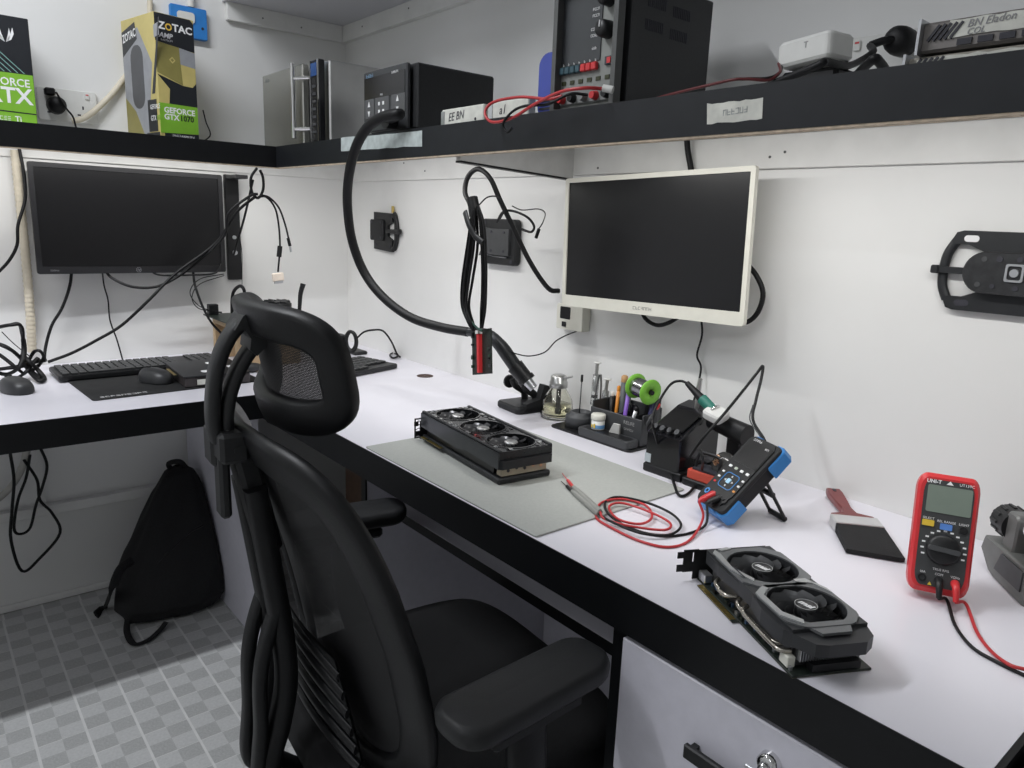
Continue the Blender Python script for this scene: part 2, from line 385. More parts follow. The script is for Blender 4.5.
MB().lathe([(.001, .0004), (.021, .0004), (.021, .0011), (.025, .0011), (.025, 0)], 28).build('cable_hole', mat('cable_hole_dark', (.05, .02, .012), .6), B, T(gh.x, gh.y, D))
# drawer cabinet under the bench
C_ = thing('drawer_cabinet', 'white drawer cabinet with black bar handle and chrome lock', 'cabinet', T(1.929, -.575, 0))
cw_ = .425
bod = MB()
for c, d in (((.009, .26, .34), (.018, .50, .68)), ((cw_-.009, .26, .34), (.018, .50, .68)), ((cw_/2, .50, .34), (cw_-.036, .018, .68)), ((cw_/2, .26, .03), (cw_-.036, .46, .018))): bod.box(c, d)
bod.build('body', DESK, C_)
for z0, z1, lock in ((.47, .675, 1), (.245, .465, 0), (.02, .24, 0)):
    dr = MB().box((cw_/2, 0, (z0+z1)/2), (cw_-.006, .018, z1-z0), bev=.002).build('drawer', PANEL, C_)
    hz = z0+.118
    MB().box((.170, -.024, hz), (.085, .008, .020), bev=.002).box((.135, -.014, hz), (.008, .014, .010)).box((.205, -.014, hz), (.008, .014, .010)).build('handle', BP, dr)
    if lock:
        MB().lathe([(.001, .012), (.010, .012), (.013, .009), (.014, 0)], 20, T(.232, -.009, .632) @ RX(90)).lathe([(.001, .02), (.005, .02), (.006, .012)], 12, T(.232, -.009, .632) @ RX(90)).build('lock', CHROME, dr)
        MB().box((.226, -.034, .626), (.022, .003, .012), RY(0), bev=.001).build('key', ALU, dr)
K = thing('side_cabinet', 'dark grey cabinet standing against the end of the workbench', 'cabinet', T(2.372, -.62, 0))
MB().box((.17, .29, .37), (.34, .58, .738), bev=.004).build('body', DGRY, K)
MB().box((.17, -.008, .37), (.32, .016, .70), bev=.003).build('door', DGRY, K)
# ================================================================ WALL SHELF
S = thing('wall_shelf', 'black-fronted corner wall shelf running above the workbench', 'shelf', I4)
xs, ys = .25, -.363
MB().prism([(.0125, -.0125), (.0125, -2.0), (xs-.018, -2.0), (xs-.018, ys+.018), (2.75, ys+.018), (2.75, -.0125)], 1.393, SH).build('shelf_board', mat('shelf_board_white', (.72, .72, .71), .5), S)
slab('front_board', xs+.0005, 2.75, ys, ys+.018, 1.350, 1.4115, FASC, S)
slab('front_board', xs-.018, xs, -2.0, ys+.018, 1.350, 1.4115, BLK, S)
slab('plywood_edge', xs+.002, 2.75, ys+.001, ys+.018, 1.347, 1.350, PLY, S)
slab('plywood_edge', xs-.017, xs-.001, -2.0, ys+.018, 1.347, 1.350, PLY, S)
su = MB().prism([(ys+.019, 1.339), (-.0125, 1.3225), (-.0125, 1.3925), (ys+.019, 1.3925)], 1.176, 1.192, M=Matrix(((0, 0, 1, 0), (1, 0, 0, 0), (0, 1, 0, 0), (0, 0, 0, 1)))).build('support_panel', mat('support_shaded_white', (.50, .50, .49), .6, var=.05), S)  # white panel, the shade on its side put into a grey colour
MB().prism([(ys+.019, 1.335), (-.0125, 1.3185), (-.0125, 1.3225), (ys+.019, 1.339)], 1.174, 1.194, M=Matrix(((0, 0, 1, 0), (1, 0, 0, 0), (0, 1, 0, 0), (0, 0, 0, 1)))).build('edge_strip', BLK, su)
def tape_on_fascia(px0, py0, px1, py1, px2, py2, px3, py3, material):
    q = [PY(a, b, ys-.0005) for a, b in ((px0, py0), (px1, py1), (px2, py2), (px3, py3))]
    m_ = MB(); n = 10
    top = [q[0].lerp(q[1], i/n) for i in range(n+1)]; bot = [q[3].lerp(q[2], i/n) for i in range(n+1)]
    for i in range(n+1):
        e = random.uniform(-.0012, .0012); top[i].z += e; bot[i].z += random.uniform(-.0012, .0012)
    m_.add([(*p[:],) for p in top]+[(*p[:],) for p in bot]+[(p.x, p.y+.0003, p.z) for p in top]+[(p.x, p.y+.0003, p.z) for p in bot],
           [(i, i+1, n+2+i, n+1+i) for i in range(n)]+[(2*n+2+i, 2*n+3+i, 3*n+4+i, 3*n+3+i) for i in range(n)])
    return m_.build('tape_label', material, S)
tape_on_fascia(341, 137.5, 422, 131, 422, 146, 341, 151, TAPE)['label'] = 'long strip of worn green-grey tape'
tape_on_fascia(707, 104, 763, 98, 762, 119, 707, 124, TAPEW)['label'] = 'short white tape strip with faint handwriting'
q = PY(735, 111, ys-.0008)
text('handwriting', '~abcdef', .012, mat('faint_pencil', (.36, .38, .38), .7), S, frame(q, (1, 0, 0), z=(0, -1, 0)) @ RZ(3), .9, .0001, shear=.2)
# ceiling / under-shelf lamps (the fixtures that give the light)
L1 = thing('tube_light', 'white ceiling tube light fitting above the corner of the room', 'light', T(.92, -1.55, 2.51)); MB().box((0, 0, .045), (.07, 1.26, .085), bev=.006).build('housing', WPL, L1)
L5 = thing('tube_light', 'white ceiling tube light fitting at the back of the room', 'light', T(2.3, -3.0, 2.51)); MB().box((0, 0, .045), (1.26, .07, .085), bev=.006).build('housing', WPL, L5)
L2 = thing('light_strip', 'slim white light bar behind the shelf front left of the support panel', 'light', T(.76, -.335, 1.387)); MB().box((0, 0, -.001), (.80, .016, .003)).build('housing', WPL, L2)
L4 = thing('light_strip', 'slim white light bar behind the shelf front above the white monitor', 'light', T(1.88, -.335, 1.387)); MB().box((0, 0, -.001), (1.08, .016, .003)).build('housing', WPL, L4)
L3 = thing('light_strip', 'slim white light bar hidden behind the left shelf front', 'light', T(.225, -.80, 1.387)); MB().box((0, 0, -.001), (.016, .87, .003)).build('housing', WPL, L3)
# ================================================================ OFFICE CHAIR
CH = thing('office_chair', 'black high-back mesh office chair with headrest and armrests', 'chair', T(1.612, -.655, 0) @ RZ(-5))
# seat: rounded cushion
def seat_fn(u, v):
    a = 2*math.pi*u; ca, sa = math.cos(a), math.sin(a)
    sx_ = math.copysign(abs(ca)**.5, ca)*.255; sy_ = math.copysign(abs(sa)**.5, sa)*.25
    prof = [(0.001, .458), (.5, .460), (.80, .464), (.93, .458), (.985, .438), (1, .41), (.96, .385), (.85, .376), (.001, .376)]
    t = v*(len(prof)-1); i = min(int(t), len(prof)-2); f = t-i
    r = prof[i][0]*(1-f)+prof[i+1][0]*f; z = prof[i][1]*(1-f)+prof[i+1][1]*f
    y = sy_*r; z -= .03*max(0, (y-.16)/.09)**2 if y > .16 else 0
    return (sx_*r, y+.005, z)
MB().grid(seat_fn, 48, 16, cu=True).build('seat', FAB, CH)
MB().prism(rrect(.44, .42, .09, 5), .345, .378, ch=.01).build('seat_pan', CHP, CH)
# backrest surface
def hw(z): t = (z-.47)/.48; return .205+.042*math.sin(math.pi*min(1, max(0, t))**.8)
def bk(x, z):
    ye = -.155-.42*max(0, z-.5)**1.55 + .05*max(0, .56-z)
    w_ = hw(z); return Vector((x, ye-.038*(1-(x/w_)**2), z))
def bn(p):
    e = .004; a = bk(p[0]+e, p[2])-bk(p[0]-e, p[2]); b = bk(p[0], p[2]+e)-bk(p[0], p[2]-e); return b.cross(a).normalized()
path = []
for x_, z_ in rrect(2, .46, .085, 6): pass
zc, zh = .690, .232
for k in range(64):
    a = 2*math.pi*k/64; ca, sa = math.cos(a), math.sin(a)
    cx_ = math.copysign(abs(ca)**.36, ca); sz_ = math.copysign(abs(sa)**.36, sa)
    z = zc+zh*sz_; path.append(bk(cx_*hw(z)*.97, z))
MB().tube(path, .030, 14, closed=True, smooth=0, b=.011, N=bn, pw=.6).build('back_frame', CHP, CH)
rim = []
for p in path: n_ = bn(p); rim.append(p+n_*-.010)
bm_ = MB(); nu = 30
bm_.grid(lambda u, v: bk((2*u-1)*hw(zc+(2*v-1)*zh*.97*max(0,1-abs(2*u-1)**6)**.4)*.96, zc+(2*v-1)*zh*.97*max(0,1-abs(2*u-1)**6)**.4), 24, 24)
bm_.build('back_mesh', MESHF, CH)
# lumbar pad: curved plate with horizontal slats
lum = thing('tmp', 'x', 'x'); bpy.data.objects.remove(lum)
def lumb(x, z, off): p = bk(x, z); n_ = bn(p); return p + Vector((0, -off, 0))
pts = [lumb(-.15+.30*i/12, .50, .028+.012*math.sin(math.pi*i/12)) for i in range(13)]
for sgn in (-1, 1):
    pass
lumo = MB().grid(lambda u, v: lumb((2*u-1)*(.15-.03*v), .485+.16*v, .034-.008*v), 14, 8).grid(lambda u, v: lumb((2*u-1)*(.15-.03*v), .485+.16*v, .037-.008*v), 14, 8).build('lumbar_support', CHP, CH)
for k in range(6):
    z = .50+.026*k; w_ = .148-.005*k
    MB().tube([lumb(-w_+2*w_*i/10, z+.012*(i/5-1)**2*-1, .040-.002*k) for i in range(11)], .0085, 8, b=.004, N=(0, 1, 0), smooth=2).build('lumbar_slat', CHP, lumo)
CHI = CH.matrix_world.inverted() if False else (T(1.612, -.655, 0) @ RZ(-5)).inverted()
def LC(px, py, xl=0):
    """point on the chair's own mid plane (local x = xl) seen at a pixel"""
    o = CHI @ CAM; d = CHI.to_3x3() @ _ray(px, py); return o + d*((xl-o.x)/d.x)
for sgn in (-1, 1):
    r_ = [LC(*p, -.028) for p in ((243, 475), (260, 560), (271, 620), (274, 660), (268, 700), (258, 745))]
    r_ = [Vector((.028*sgn, p.y, p.z)) for p in r_] + [Vector((.028*sgn, -.27, .40)), Vector((.028*sgn, -.20, .352)), Vector((.028*sgn, -.08, .345))]
    MB().tube(r_, .016, 12, b=.015, N=(0, 1, .2), pw=.6).build('spine_rib', CHP, CH)
    l_ = [LC(*p, -.03) for p in ((264, 588), (253, 625), (248, 660), (249, 705), (247, 750))]
    l_ = [Vector((.030*sgn, p.y, p.z)) for p in l_] + [Vector((.030*sgn, -.30, .41)), Vector((.030*sgn, -.24, .36)), Vector((.030*sgn, -.12, .345))]
    MB().tube(l_, .014, 10, b=.009, N=(0, 1, .2), pw=.6).build('spine_loop', CHP, CH)
MB().box((0, -.296, .84), (.056, .03, .15), T(0, -.30, .84) @ RX(12) @ T(0, .30, -.84), bev=.006).build('back_bracket', CHP, CH)
# headrest clamp block, slider and yoke
c_ = LC(232, 446, .02); k_ = LC(211, 440, -.02); s_ = LC(223, 485, 0)
hb = MB(); hb.box((0, c_.y, c_.z), (.075, .036, .040), bev=.005); hb.cyl((.0385, c_.y+.004, c_.z-.002), (.035, c_.y+.004, c_.z-.002), .006, n=14); hb.box((-.02, k_.y+.005, k_.z-.006), (.045, .020, .052), bev=.005)
hb.build('headrest_clamp', PADP, CH)
MB().box((0, s_.y, s_.z), (.032, .014, .085), bev=.004).build('slider_bar', PADP, CH)
MB().cyl((.02, c_.y+.012, c_.z-.015), (.02, c_.y+.016, c_.z-.062), .004, n=10).cyl((-.005, c_.y+.012, c_.z-.015), (-.005, c_.y+.016, c_.z-.06), .004, n=10).build('chrome_rod', CHROME, CH)
yk = MB()
yk.tube([LC(*p) for p in ((217, 440), (213, 420), (213, 395), (217, 365), (228, 338), (243, 320))], .018, 10, b=.0085, N=(0, 1, .3), pw=.6)
yk.tube([LC(*p) for p in ((227, 440), (226, 415), (230, 390), (240, 365), (254, 345), (272, 333))], .018, 10, b=.0085, N=(0, 1, .3), pw=.6)
wb = [LC(*p) for p in ((230, 328), (238, 314), (250, 306), (282, 321), (276, 333), (262, 343), (252, 353), (245, 347), (246, 336), (240, 328))]
yk.prism([(p.y, p.z) for p in wb], -.024, .024, M=Matrix(((0, 0, 1, 0), (1, 0, 0, 0), (0, 1, 0, 0), (0, 0, 0, 1))))
yk.build('headrest_yoke', PADP, CH)
# headrest
hzc, hzh, hwx = 1.029, .058, .140
def hd(x, z):
    t = (z-hzc)/hzh
    return Vector((x, -.282+.050*(x/hwx)**2 - .012*t, z+.006*(1-(x/hwx)**2)*(0 if z > hzc else -1)))
def hn(p): return Vector((-.65*p[0]/.15, 1, .25)).normalized()
hp = []
for k in range(56):
    a = 2*math.pi*k/56; ca, sa = math.cos(a), math.sin(a)
    hp.append(hd(math.copysign(abs(ca)**.40, ca)*hwx, hzc+math.copysign(abs(sa)**.5, sa)*hzh))
MB().tube(hp, .0225, 16, closed=True, smooth=0, b=.0125, N=hn, pw=.5).build('headrest_frame', CHP, CH)
MB().grid(lambda u, v: hd((2*u-1)*hwx*.93, hzc+(2*v-1)*hzh*.99*max(0, 1-abs(2*u-1)**4)**.4)+Vector((0, .006, 0)), 20, 14).build('headrest_mesh', MESHH, CH)
# armrests
for sgn in (-1, 1):
    A = MB()
    A.grid(lambda u, v: (lambda q, pr_: (q[0]*pr_[0], q[1]*(1-(1-pr_[0])*.35), pr_[1]+.006*(q[1]/.135)**2))(rrect(.087, .255, .034, 7)[int(round(u*32)) % 32], ((.001, .028), (.80, .030), (.94, .027), (1, .019), (.98, .008), (.90, .001), (.001, 0))[int(round(v*6))]), 32, 6, cu=True)
    ap = A.build('arm_pad', PADP, CH, T(.308*sgn, -.055, .63) @ RZ(7*sgn))
    MB().box((0, 0, -.012), (.06, .15, .022), bev=.006).build('pad_plate', CHP, ap)
    MB().tube([(.300*sgn, -.05, .62), (.302*sgn, -.045, .52), (.296*sgn, -.03, .44), (.25*sgn, -.02, .385), (.15*sgn, -.01, .362)], .03, 12, b=.014, N=(1, 0, .5), pw=.7).build('arm_support', CHP, CH)
# base
MB().cyl((0, 0, .10), (0, 0, .23), .026, n=20).cyl((0, 0, .23), (0, 0, .345), .015, n=16).build('gas_lift', CHP, CH)
MB().box((0, -.03, .335), (.16, .26, .03), bev=.008).build('tilt_mechanism', CHP, CH)
MB().lathe([(.001, .125), (.04, .125), (.05, .10), (.045, .07), (.001, .07)], 24).build('base_hub', CHP, CH)
lg = MB().tube([(.03, 0, .10), (.15, 0, .095), (.27, 0, .075), (.30, 0, .068)], lambda t: .026-.010*t, 10, b=lambda t: .018-.006*t, N=(0, 0, 1), pw=.7).mesh('base_leg', CHP)
cs = MB()
for s_ in (-1, 1): cs.cyl((0, .006*s_, .0265), (0, .026*s_, .0265), .026, n=20)
cs.cyl((0, 0, .026), (0, 0, .068), .008, n=10); csm = cs.mesh('caster', RUB)
for k in range(5):
    a = 36+72*k; l = obj('base_leg', lg, CH, RZ(a)); obj('caster', csm, l, T(.295, 0, 0) @ RZ(40*k))
# ================================================================ THINGS ON THE UPPER SHELF
# --- stainless oven
O = thing('microwave_oven', 'stainless steel oven with vertical chrome handle on the corner shelf', 'oven', T(.122, -.338, SH))
w_, d_, h_ = .400, .30, .226
MB().box((w_/2, d_/2+.012, h_/2), (w_, d_-.02, h_), bev=.004).build('body', STEEL, O)
MB().box((w_/2-.052, 0, h_/2), (w_-.104, .02, h_-.004), bev=.003).build('door', mat('door_steel', (.40, .40, .37), .22, .85, var=.04, scale=12), O)
dp = MB().box((w_-.026, 0, h_/2), (.05, .02, h_-.004), bev=.003).build('control_panel', BPG, O)
MB().box((w_-.049, -.011, h_/2), (.004, .003, h_-.006)).box((w_-.003, -.011, h_/2), (.004, .003, h_-.006)).build('chrome_trim', CHROME, dp)
MB().box((w_-.026, -.0112, h_-.028), (.038, .002, .034)).build('display', mat('display_blue', (.02, .07, .22), .15), dp)
for k in range(7): MB().box((w_-.026, -.0112, .035+.02*k), (.022, .002, .007)).build('button', DGRY, dp)
hd_ = MB().tube([(w_-.110, -.036, .02), (w_-.110, -.036, h_-.006)], .0075, 12, smooth=0)
hd_.cyl((w_-.110, -.036, .045), (w_-.058, -.008, .045), .005).cyl((w_-.110, -.036, h_-.045), (w_-.058, -.008, h_-.045), .005)
hd_.build('handle', CHROME, O)
text('brand_print', '~abcde', .012, ALU, O, frame((.04, -.0105, h_-.02), (1, 0, 0), z=(0, -1, 0)))
for i in range(2):
    for j in range(2): MB().cyl((.04+i*(w_-.08), .05+j*.2, -.0), (.04+i*(w_-.08), .05+j*.2, .004), .012).build('foot', RUB, O)
# --- hot air station
H = thing('hot_air_station', 'black hot air rework station with thick black hose on shelf', 'rework station', T(.768, -.338, SH))
w_, d_, h_ = .222, .235, .158
MB().box((w_/2, d_/2+.006, h_/2+.007), (w_, d_-.012, h_-.014), bev=.004).build('body', BPM, H)
fp = MB().box((w_/2-.008, 0, h_/2+.007), (w_-.018, .012, h_-.016), bev=.003).build('front_panel', mat('panel_dark_grey', (.04, .042, .045), .45), H)
MB().box((w_/2-.008, -.0065, h_*.74), (w_-.03, .002, .052), bev=.001).build('display_window', BPG, fp)
for cx_, cw2 in ((.028, .044), (.088, .066), (.163, .062)): MB().box((cx_+.006, -.0068, .070), (cw2, .002, .046), bev=.001).build('button_panel', mat('panel_mid_grey', (.09, .092, .095), .5), fp)
tri = MB().prism([(-.0055, -.006), (.0055, -.006), (0, .007)], 0, .001).mesh('button', PRW); sq = MB().box((0, 0, .0005), (.008, .008, .001), bev=.0004).mesh('button', PRW)
FR = frame((0, -.0078, 0), (1, 0, 0), z=(0, -1, 0))
for x, z, r, me in ((.032, .080, 0, tri), (.032, .058, 180, tri), (.168, .082, 0, tri), (.168, .058, 180, tri), (.082, .078, 0, sq), (.102, .078, 0, sq), (.082, .060, 0, sq), (.102, .060, 0, sq)): obj('button', me, fp, T(x, -.0078, z) @ RX(90) @ RZ(r))
text('brand_print', '~abcde', .011, mat('print_blue', (.25, .42, .62), .4), fp, T(.035, -.0075, h_-.012) @ RX(90))
text('model_print', '~abcdef', .008, PRW, fp, T(.155, -.0078, h_-.016) @ RX(90))
text('panel_print', '~abc', .006, PRW, fp, T(.092, -.0078, .098) @ RX(90))
for i in range(2):
    for j in range(2): MB().cyl((.03+i*.16, .03+j*.17, 0), (.03+i*.16, .03+j*.17, .009), .012).build('foot', RUB, H)
MB().cyl((.150, -.006, .034), (.150, -.03, .034), .020, n=20).build('hose_socket', BP, H)
HI = Matrix.Translation((-.768, .338, -SH))
hose = [Vector((.918, -.360, 1.440)), PY(400, 114, -.385), PY(383, 117, -.405), PY(368, 127, -.415), PY(356, 147, -.42), PY(349, 175, -.415), PY(347.5, 205, -.395), PY(352, 240, -.37), PY(364, 272, -.34), PY(383, 297, -.315), PY(410, 317, -.28), PY(440, 327, -.245), PY(468, 332, -.215)]
MB().tube([HI @ p for p in hose], .0118, 14, smooth=8).build('hose', RUB, H)
gun = [PY(468, 332, -.215), PY(487, 334, -.205), PY(499, 344, -.195), PY(508, 356, -.18), PY(517, 369, -.165)]
MB().tube([HI @ p for p in gun], lambda t: .0105+.0065*min(1, t*1.6), 16, smooth=6).build('handpiece', CHAR, H)
g1_, g2_, g3_ = PY(515, 366, -.168), PY(525, 378, -.155), PY(536, 391, -.14)
MB().cyl(HI @ g1_, HI @ g2_, .021, .019, n=18).cyl(HI @ g2_, HI @ g2_.lerp(g3_, .25), .022, .022, n=18).build('nozzle_collar', BP, H)
MB().cyl(HI @ g2_.lerp(g3_, .25), HI @ g2_.lerp(g3_, .8), .013, .011, n=16).build('nozzle', ALU, H)
# --- handpiece cradle on the bench
cz = PZ(521, 412, D)
G = thing('gun_holder', 'black cradle on the bench holding the hot air handpiece', 'holder', frame((1.082, -.140, D), (.93, -.1, 0)))
MB().prism(rrect(.10, .105, .012, 4, .05, .055), 0, .018, ch=.004).build('base', BPM, G)
MB().prism(rrect(.085, .09, .01, 4, .05, .052), .0181, .0186).build('base_recess', BP, G)
cr = MB()
for x in (.026, .074): cr.tube([(x, .075, .015), (x, .07, .04), (x-.002, .045, .058), (x-.004, .035, .075)], .010, 10, b=.007, N=(1, 0, 0))
cr.build('fork', BP, G)
MB().cyl((.014, .035, .066), (.008, .035, .066), .017, n=20).build('knob', BP, G)
MB().prism([(.025, 0), (.10, 0), (.105, .03), (.098, .062), (.082, .066), (.07, .03), (.03, .02)], .078, .10, M=Matrix(((0, 0, 1, 0), (1, 0, 0, 0), (0, 1, 0, .004), (0, 0, 0, 1)))).build('side_arm', BPM, G)
# --- labelled brackets lying on the shelf edge
def labelled(name, label, x0, x1, z1, scr, yaw):
    t = thing(name, label, 'bracket', T(x0, ys+.019, SH) @ RZ(yaw), 'labelled card brackets on the shelf')
    L = x1-x0
    MB().box((L/2, .010, .021), (L, .02, .040), bev=.002).build('plate', TAPEW, t)
    MB().box((.006, -.0006, .02), (.012, .002, .034)).build('end_tab', ALU, t)
    text('handwriting', scr, .024, INK, t, T(L*.36, -.0004, .024) @ RX(90) @ RZ(3), .9, .0002, shear=.25)
    MB().cyl((L*.82, .0005, .014), (L*.82, -.001, .014), .003, n=10).build('screw', INK, t)
labelled('card_bracket', 'white taped bracket with black handwriting beside the black station', 1.118, 1.268, 1.45, 'EE BN', 0)
labelled('card_bracket', 'white taped bracket behind the red test lead on shelf', 1.285, 1.400, 1.45, 'a1', 3)
# --- blue bag behind the power supply
bb = thing('blue_case', 'blue plastic case standing behind the bench power supply', 'case', T(1.40, -.318, SH))
MB().prism(rrect(.068, .118, .022, 5, .034, .061), 0, .045, ch=.004, M=RX(90) @ T(0, 0, -.045)).build('shell', mat('case_blue', (.045, .07, .36), .4), bb)
for k in range(4): MB().box((.032, -.0008, .014+.007*k), (.045, .002, .004)).build('vent_slat', BP, bb)
# --- bench power supply
Pw = thing('bench_power_supply', 'tall dark bench power supply with knobs and coloured buttons', 'power supply', T(1.4775, -.338, SH))
w_, d_, h_ = .154, .228, .207
b_ = MB().box((w_/2, d_/2+.008, h_/2+.004), (w_, d_-.016, h_-.004), bev=.002).build('body', mat('psu_dark_grey', (.030, .0315, .034), .5, var=.06, scale=200, bump=.05), Pw)
for iy in (0, 1):
    for iz in (0, 1):
        for k in range(10): MB().box((w_+.0002, .055+iy*.065+k*.0048+iz*-.004, .176-iz*.036-iy*.004), (.0012, .0026, .017)).build('vent_slot', INK, b_)
fr_ = MB().ring(rrect(w_, h_, .004, 2, w_/2, h_/2), rrect(w_-.02, h_-.018, .003, 2, w_/2, h_/2), 0, .016, M=RX(90)).build('front_bezel', mat('bezel_grey', (.085, .088, .085), .5), Pw)
pn = MB().box((w_/2, .004, h_/2), (w_-.018, .008, h_-.016)).build('front_panel', mat('panel_light_grey', (.23, .24, .225), .5), Pw)
MB().box((.057, -.0008, .142), (.094, .002, .118)).build('dark_fascia', mat('fascia_dark', (.04, .044, .048), .35), pn)
for z in (.176, .127):
    kn = MB().lathe([(.001, .022), (.011, .022), (.0135, .018), (.0145, 0)], 22, T(.120, -.0005, z) @ RX(90)).build('knob', BP, Pw)
    MB().box((.120, -.023, z+.006), (.0015, .002, .01)).build('pointer', PRW, kn)
for k in range(7): MB().box((.017+.0130*k, -.004, .074), (.0120, .008, .0125), bev=.0015).build('button', RED if k > 3 else mat('button_teal', (.03, .075, .095), .4), pn)
for k in range(7): text('button_print', '~a', .006, PRW, pn, T(.017+.0130*k, -.002, .0845) @ RX(90))
for k, (tx, z) in enumerate((('~abcd', .164), ('~abcd', .154), ('~abcde', .133), ('~abcde', .123), ('~abc', .103))): text('dial_print', tx, .0065, PRW, pn, T(.090, -.0021, z) @ RX(90))
text('brand_print', '~ab', .012, PRW, pn, T(.018, -.0021, .196) @ RX(90))
rk = MB().box((.126, -.002, .079), (.015, .005, .013)).build('rocker_switch', INK, pn); MB().box((.1285, -.0052, .079), (.008, .002, .009)).build('rocker', RED, rk)
for k in range(6): MB().box((.018+.0210*k, -.0005, .054), (.010, .002, .0065)).build('terminal_slot', mat('slot_olive', (.03, .035, .008), .5), pn)
MB().box((w_/2, -.002, .028), (w_-.024, .006, .024), bev=.002).build('terminal_strip', GRYP, pn)
for k, mm_ in enumerate((RED, BP, GRYP, RED, BP)):
    MB().cyl((.022+.027*k, -.004, .026), (.022+.027*k, -.016, .026), .008, .006, n=12).build('binding_post', mm_, pn)
for i in range(2):
    for j in range(2): MB().cyl((.02+i*.12, .03+j*.20, 0), (.02+i*.12, .03+j*.20, .005), .009).build('foot', RUB, Pw)
ld = [PY(*p, y) for *p, y in ((605, 89, -.366), (585, 88, -.40), (560, 92, -.41), (535, 104, -.405), (512, 118, -.40), (492, 122, -.40), (485, 112, -.395), (494, 102, -.385), (520, 97, -.375), (548, 99, -.37), (562, 96, -.362))]
rl = thing('test_lead', 'red lead looping out of the bench power supply terminals', 'cable', I4); MB().tube(ld, .0028, 8).build('wire', REDC, rl)
MB().cyl(PY(603, 88, -.370), PY(613, 90, -.362), .006, .006, n=12).build('plug', WPL, rl)
bl = [PY(*p, y) for *p, y in ((588, 95, -.362), (570, 94, -.385), (548, 104, -.398), (525, 106, -.404), (512, 112, -.405), (503, 124, -.405), (507, 132, -.402), (512, 128, -.400))]
cable('test_lead', 'black lead hanging from the bench power supply over the shelf edge', bl, .0024)
# --- white adapter, wires, sockets, plug
q0 = PY(786, 62, -.28); Ad = thing('power_adapter', 'white box power adapter lying on the shelf', 'adapter', T(1.866, -.262, 1.4505) @ RZ(-8) @ RY(-3))
MB().prism(rrect(.090, .055, .009, 4, .045, .0275), 0, .034, M=T(0, 0, 0), ch=.004).build('shell', WPL, Ad)
text('logo_print', 'T', .012, mat('print_grey', (.3, .3, .3), .5), Ad, T(.05, -.0003, .022) @ RX(90))
sb = thing('mains_box', 'black mains box under the white adapter', 'adapter', T(1.86, -.25, SH)); MB().box((.05, .03, .021), (.09, .06, .042), bev=.006).build('shell', BP, sb)
for mm_, dy in ((REDC, 0), (RUB, .006)):
    cable('power_wire', ('red' if mm_ is REDC else 'black')+' thin wire from the white adapter along the shelf', [Vector((1.868, -.258+dy, 1.458)), PY(780, 72, -.29+dy), PY(768, 80-dy*300, -.31), PY(745, 79, -.33+dy), PY(722, 82, -.335+dy), Vector((1.66, -.30+dy, 1.4195)), Vector((1.645, -.22+dy, 1.4195))], .0022, mat('dark_red_wire', (.13, .018, .02), .45) if mm_ is REDC else mm_)
def socket(name, label, M, gang=2):
    t = thing(name, label, 'socket', M)
    MB().prism(rrect(.148, .088, .006, 3), 0, .009, ch=.002).build('plate', WPL, t)
    for k in range(gang):
        x = -.037+.074*k
        for hx, hy, hw_, hh in ((0, .010, .004, .009), (-.011, -.010, .008, .004), (.011, -.010, .008, .004)): MB().box((x+hx, hy-.012, .0092), (hw_, hh, .001)).build('pin_hole', INK, t)
        sw = MB().box((x+.012*(1 if k else -1), .03, .0105), (.011, .016, .005), bev=.001).build('switch', WPL, t); MB().box((x+.012*(1 if k else -1), .0345, .0132), (.007, .003, .0008)).build('mark', RED, sw)
    return t
socket('wall_socket', 'white double wall socket behind the black plug above the shelf', frame((1.905, -.0005, 1.495), (1, 0, 0), z=(0, -1, 0)))
pg = thing('mains_plug', 'round black mains plug in the socket above the long shelf', 'plug', frame(PY(900, 41, -.045), (1, 0, 0), z=(0, -1, 0)))
MB().lathe([(.001, .02), (.012, .02), (.02, .014), (.022, 0), (.021, -.02), (.001, -.02)], 20).build('body', RUB, pg)
MB().tube([(0, 0, .012), (-.012, -.002, .026), (-.03, -.008, .034)], .006, 10).build('strain_relief', RUB, pg)
p0 = pg.matrix_world @ Vector((-.03, -.008, .034)) if False else frame(PY(900, 41, -.045), (1, 0, 0), z=(0, -1, 0)) @ Vector((-.03, -.008, .034))
cable('mains_cable', 'black power cord running from the plug along the shelf', [p0, PY(873, 52, -.12), PY(858, 62, -.16), PY(845, 66, -.235), PY(826, 62, -.30), PY(812, 68, -.31), Vector((1.80, -.27, 1.411)), Vector((1.72, -.20, 1.411))], .0052)
cable('mains_cable', 'short black cord lying behind the shelf front beside the socket', [Vector((2.02, -.20, 1.412)), PY(880, 63, -.30), PY(870, 62, -.31), Vector((1.96, -.24, 1.412))], .006)
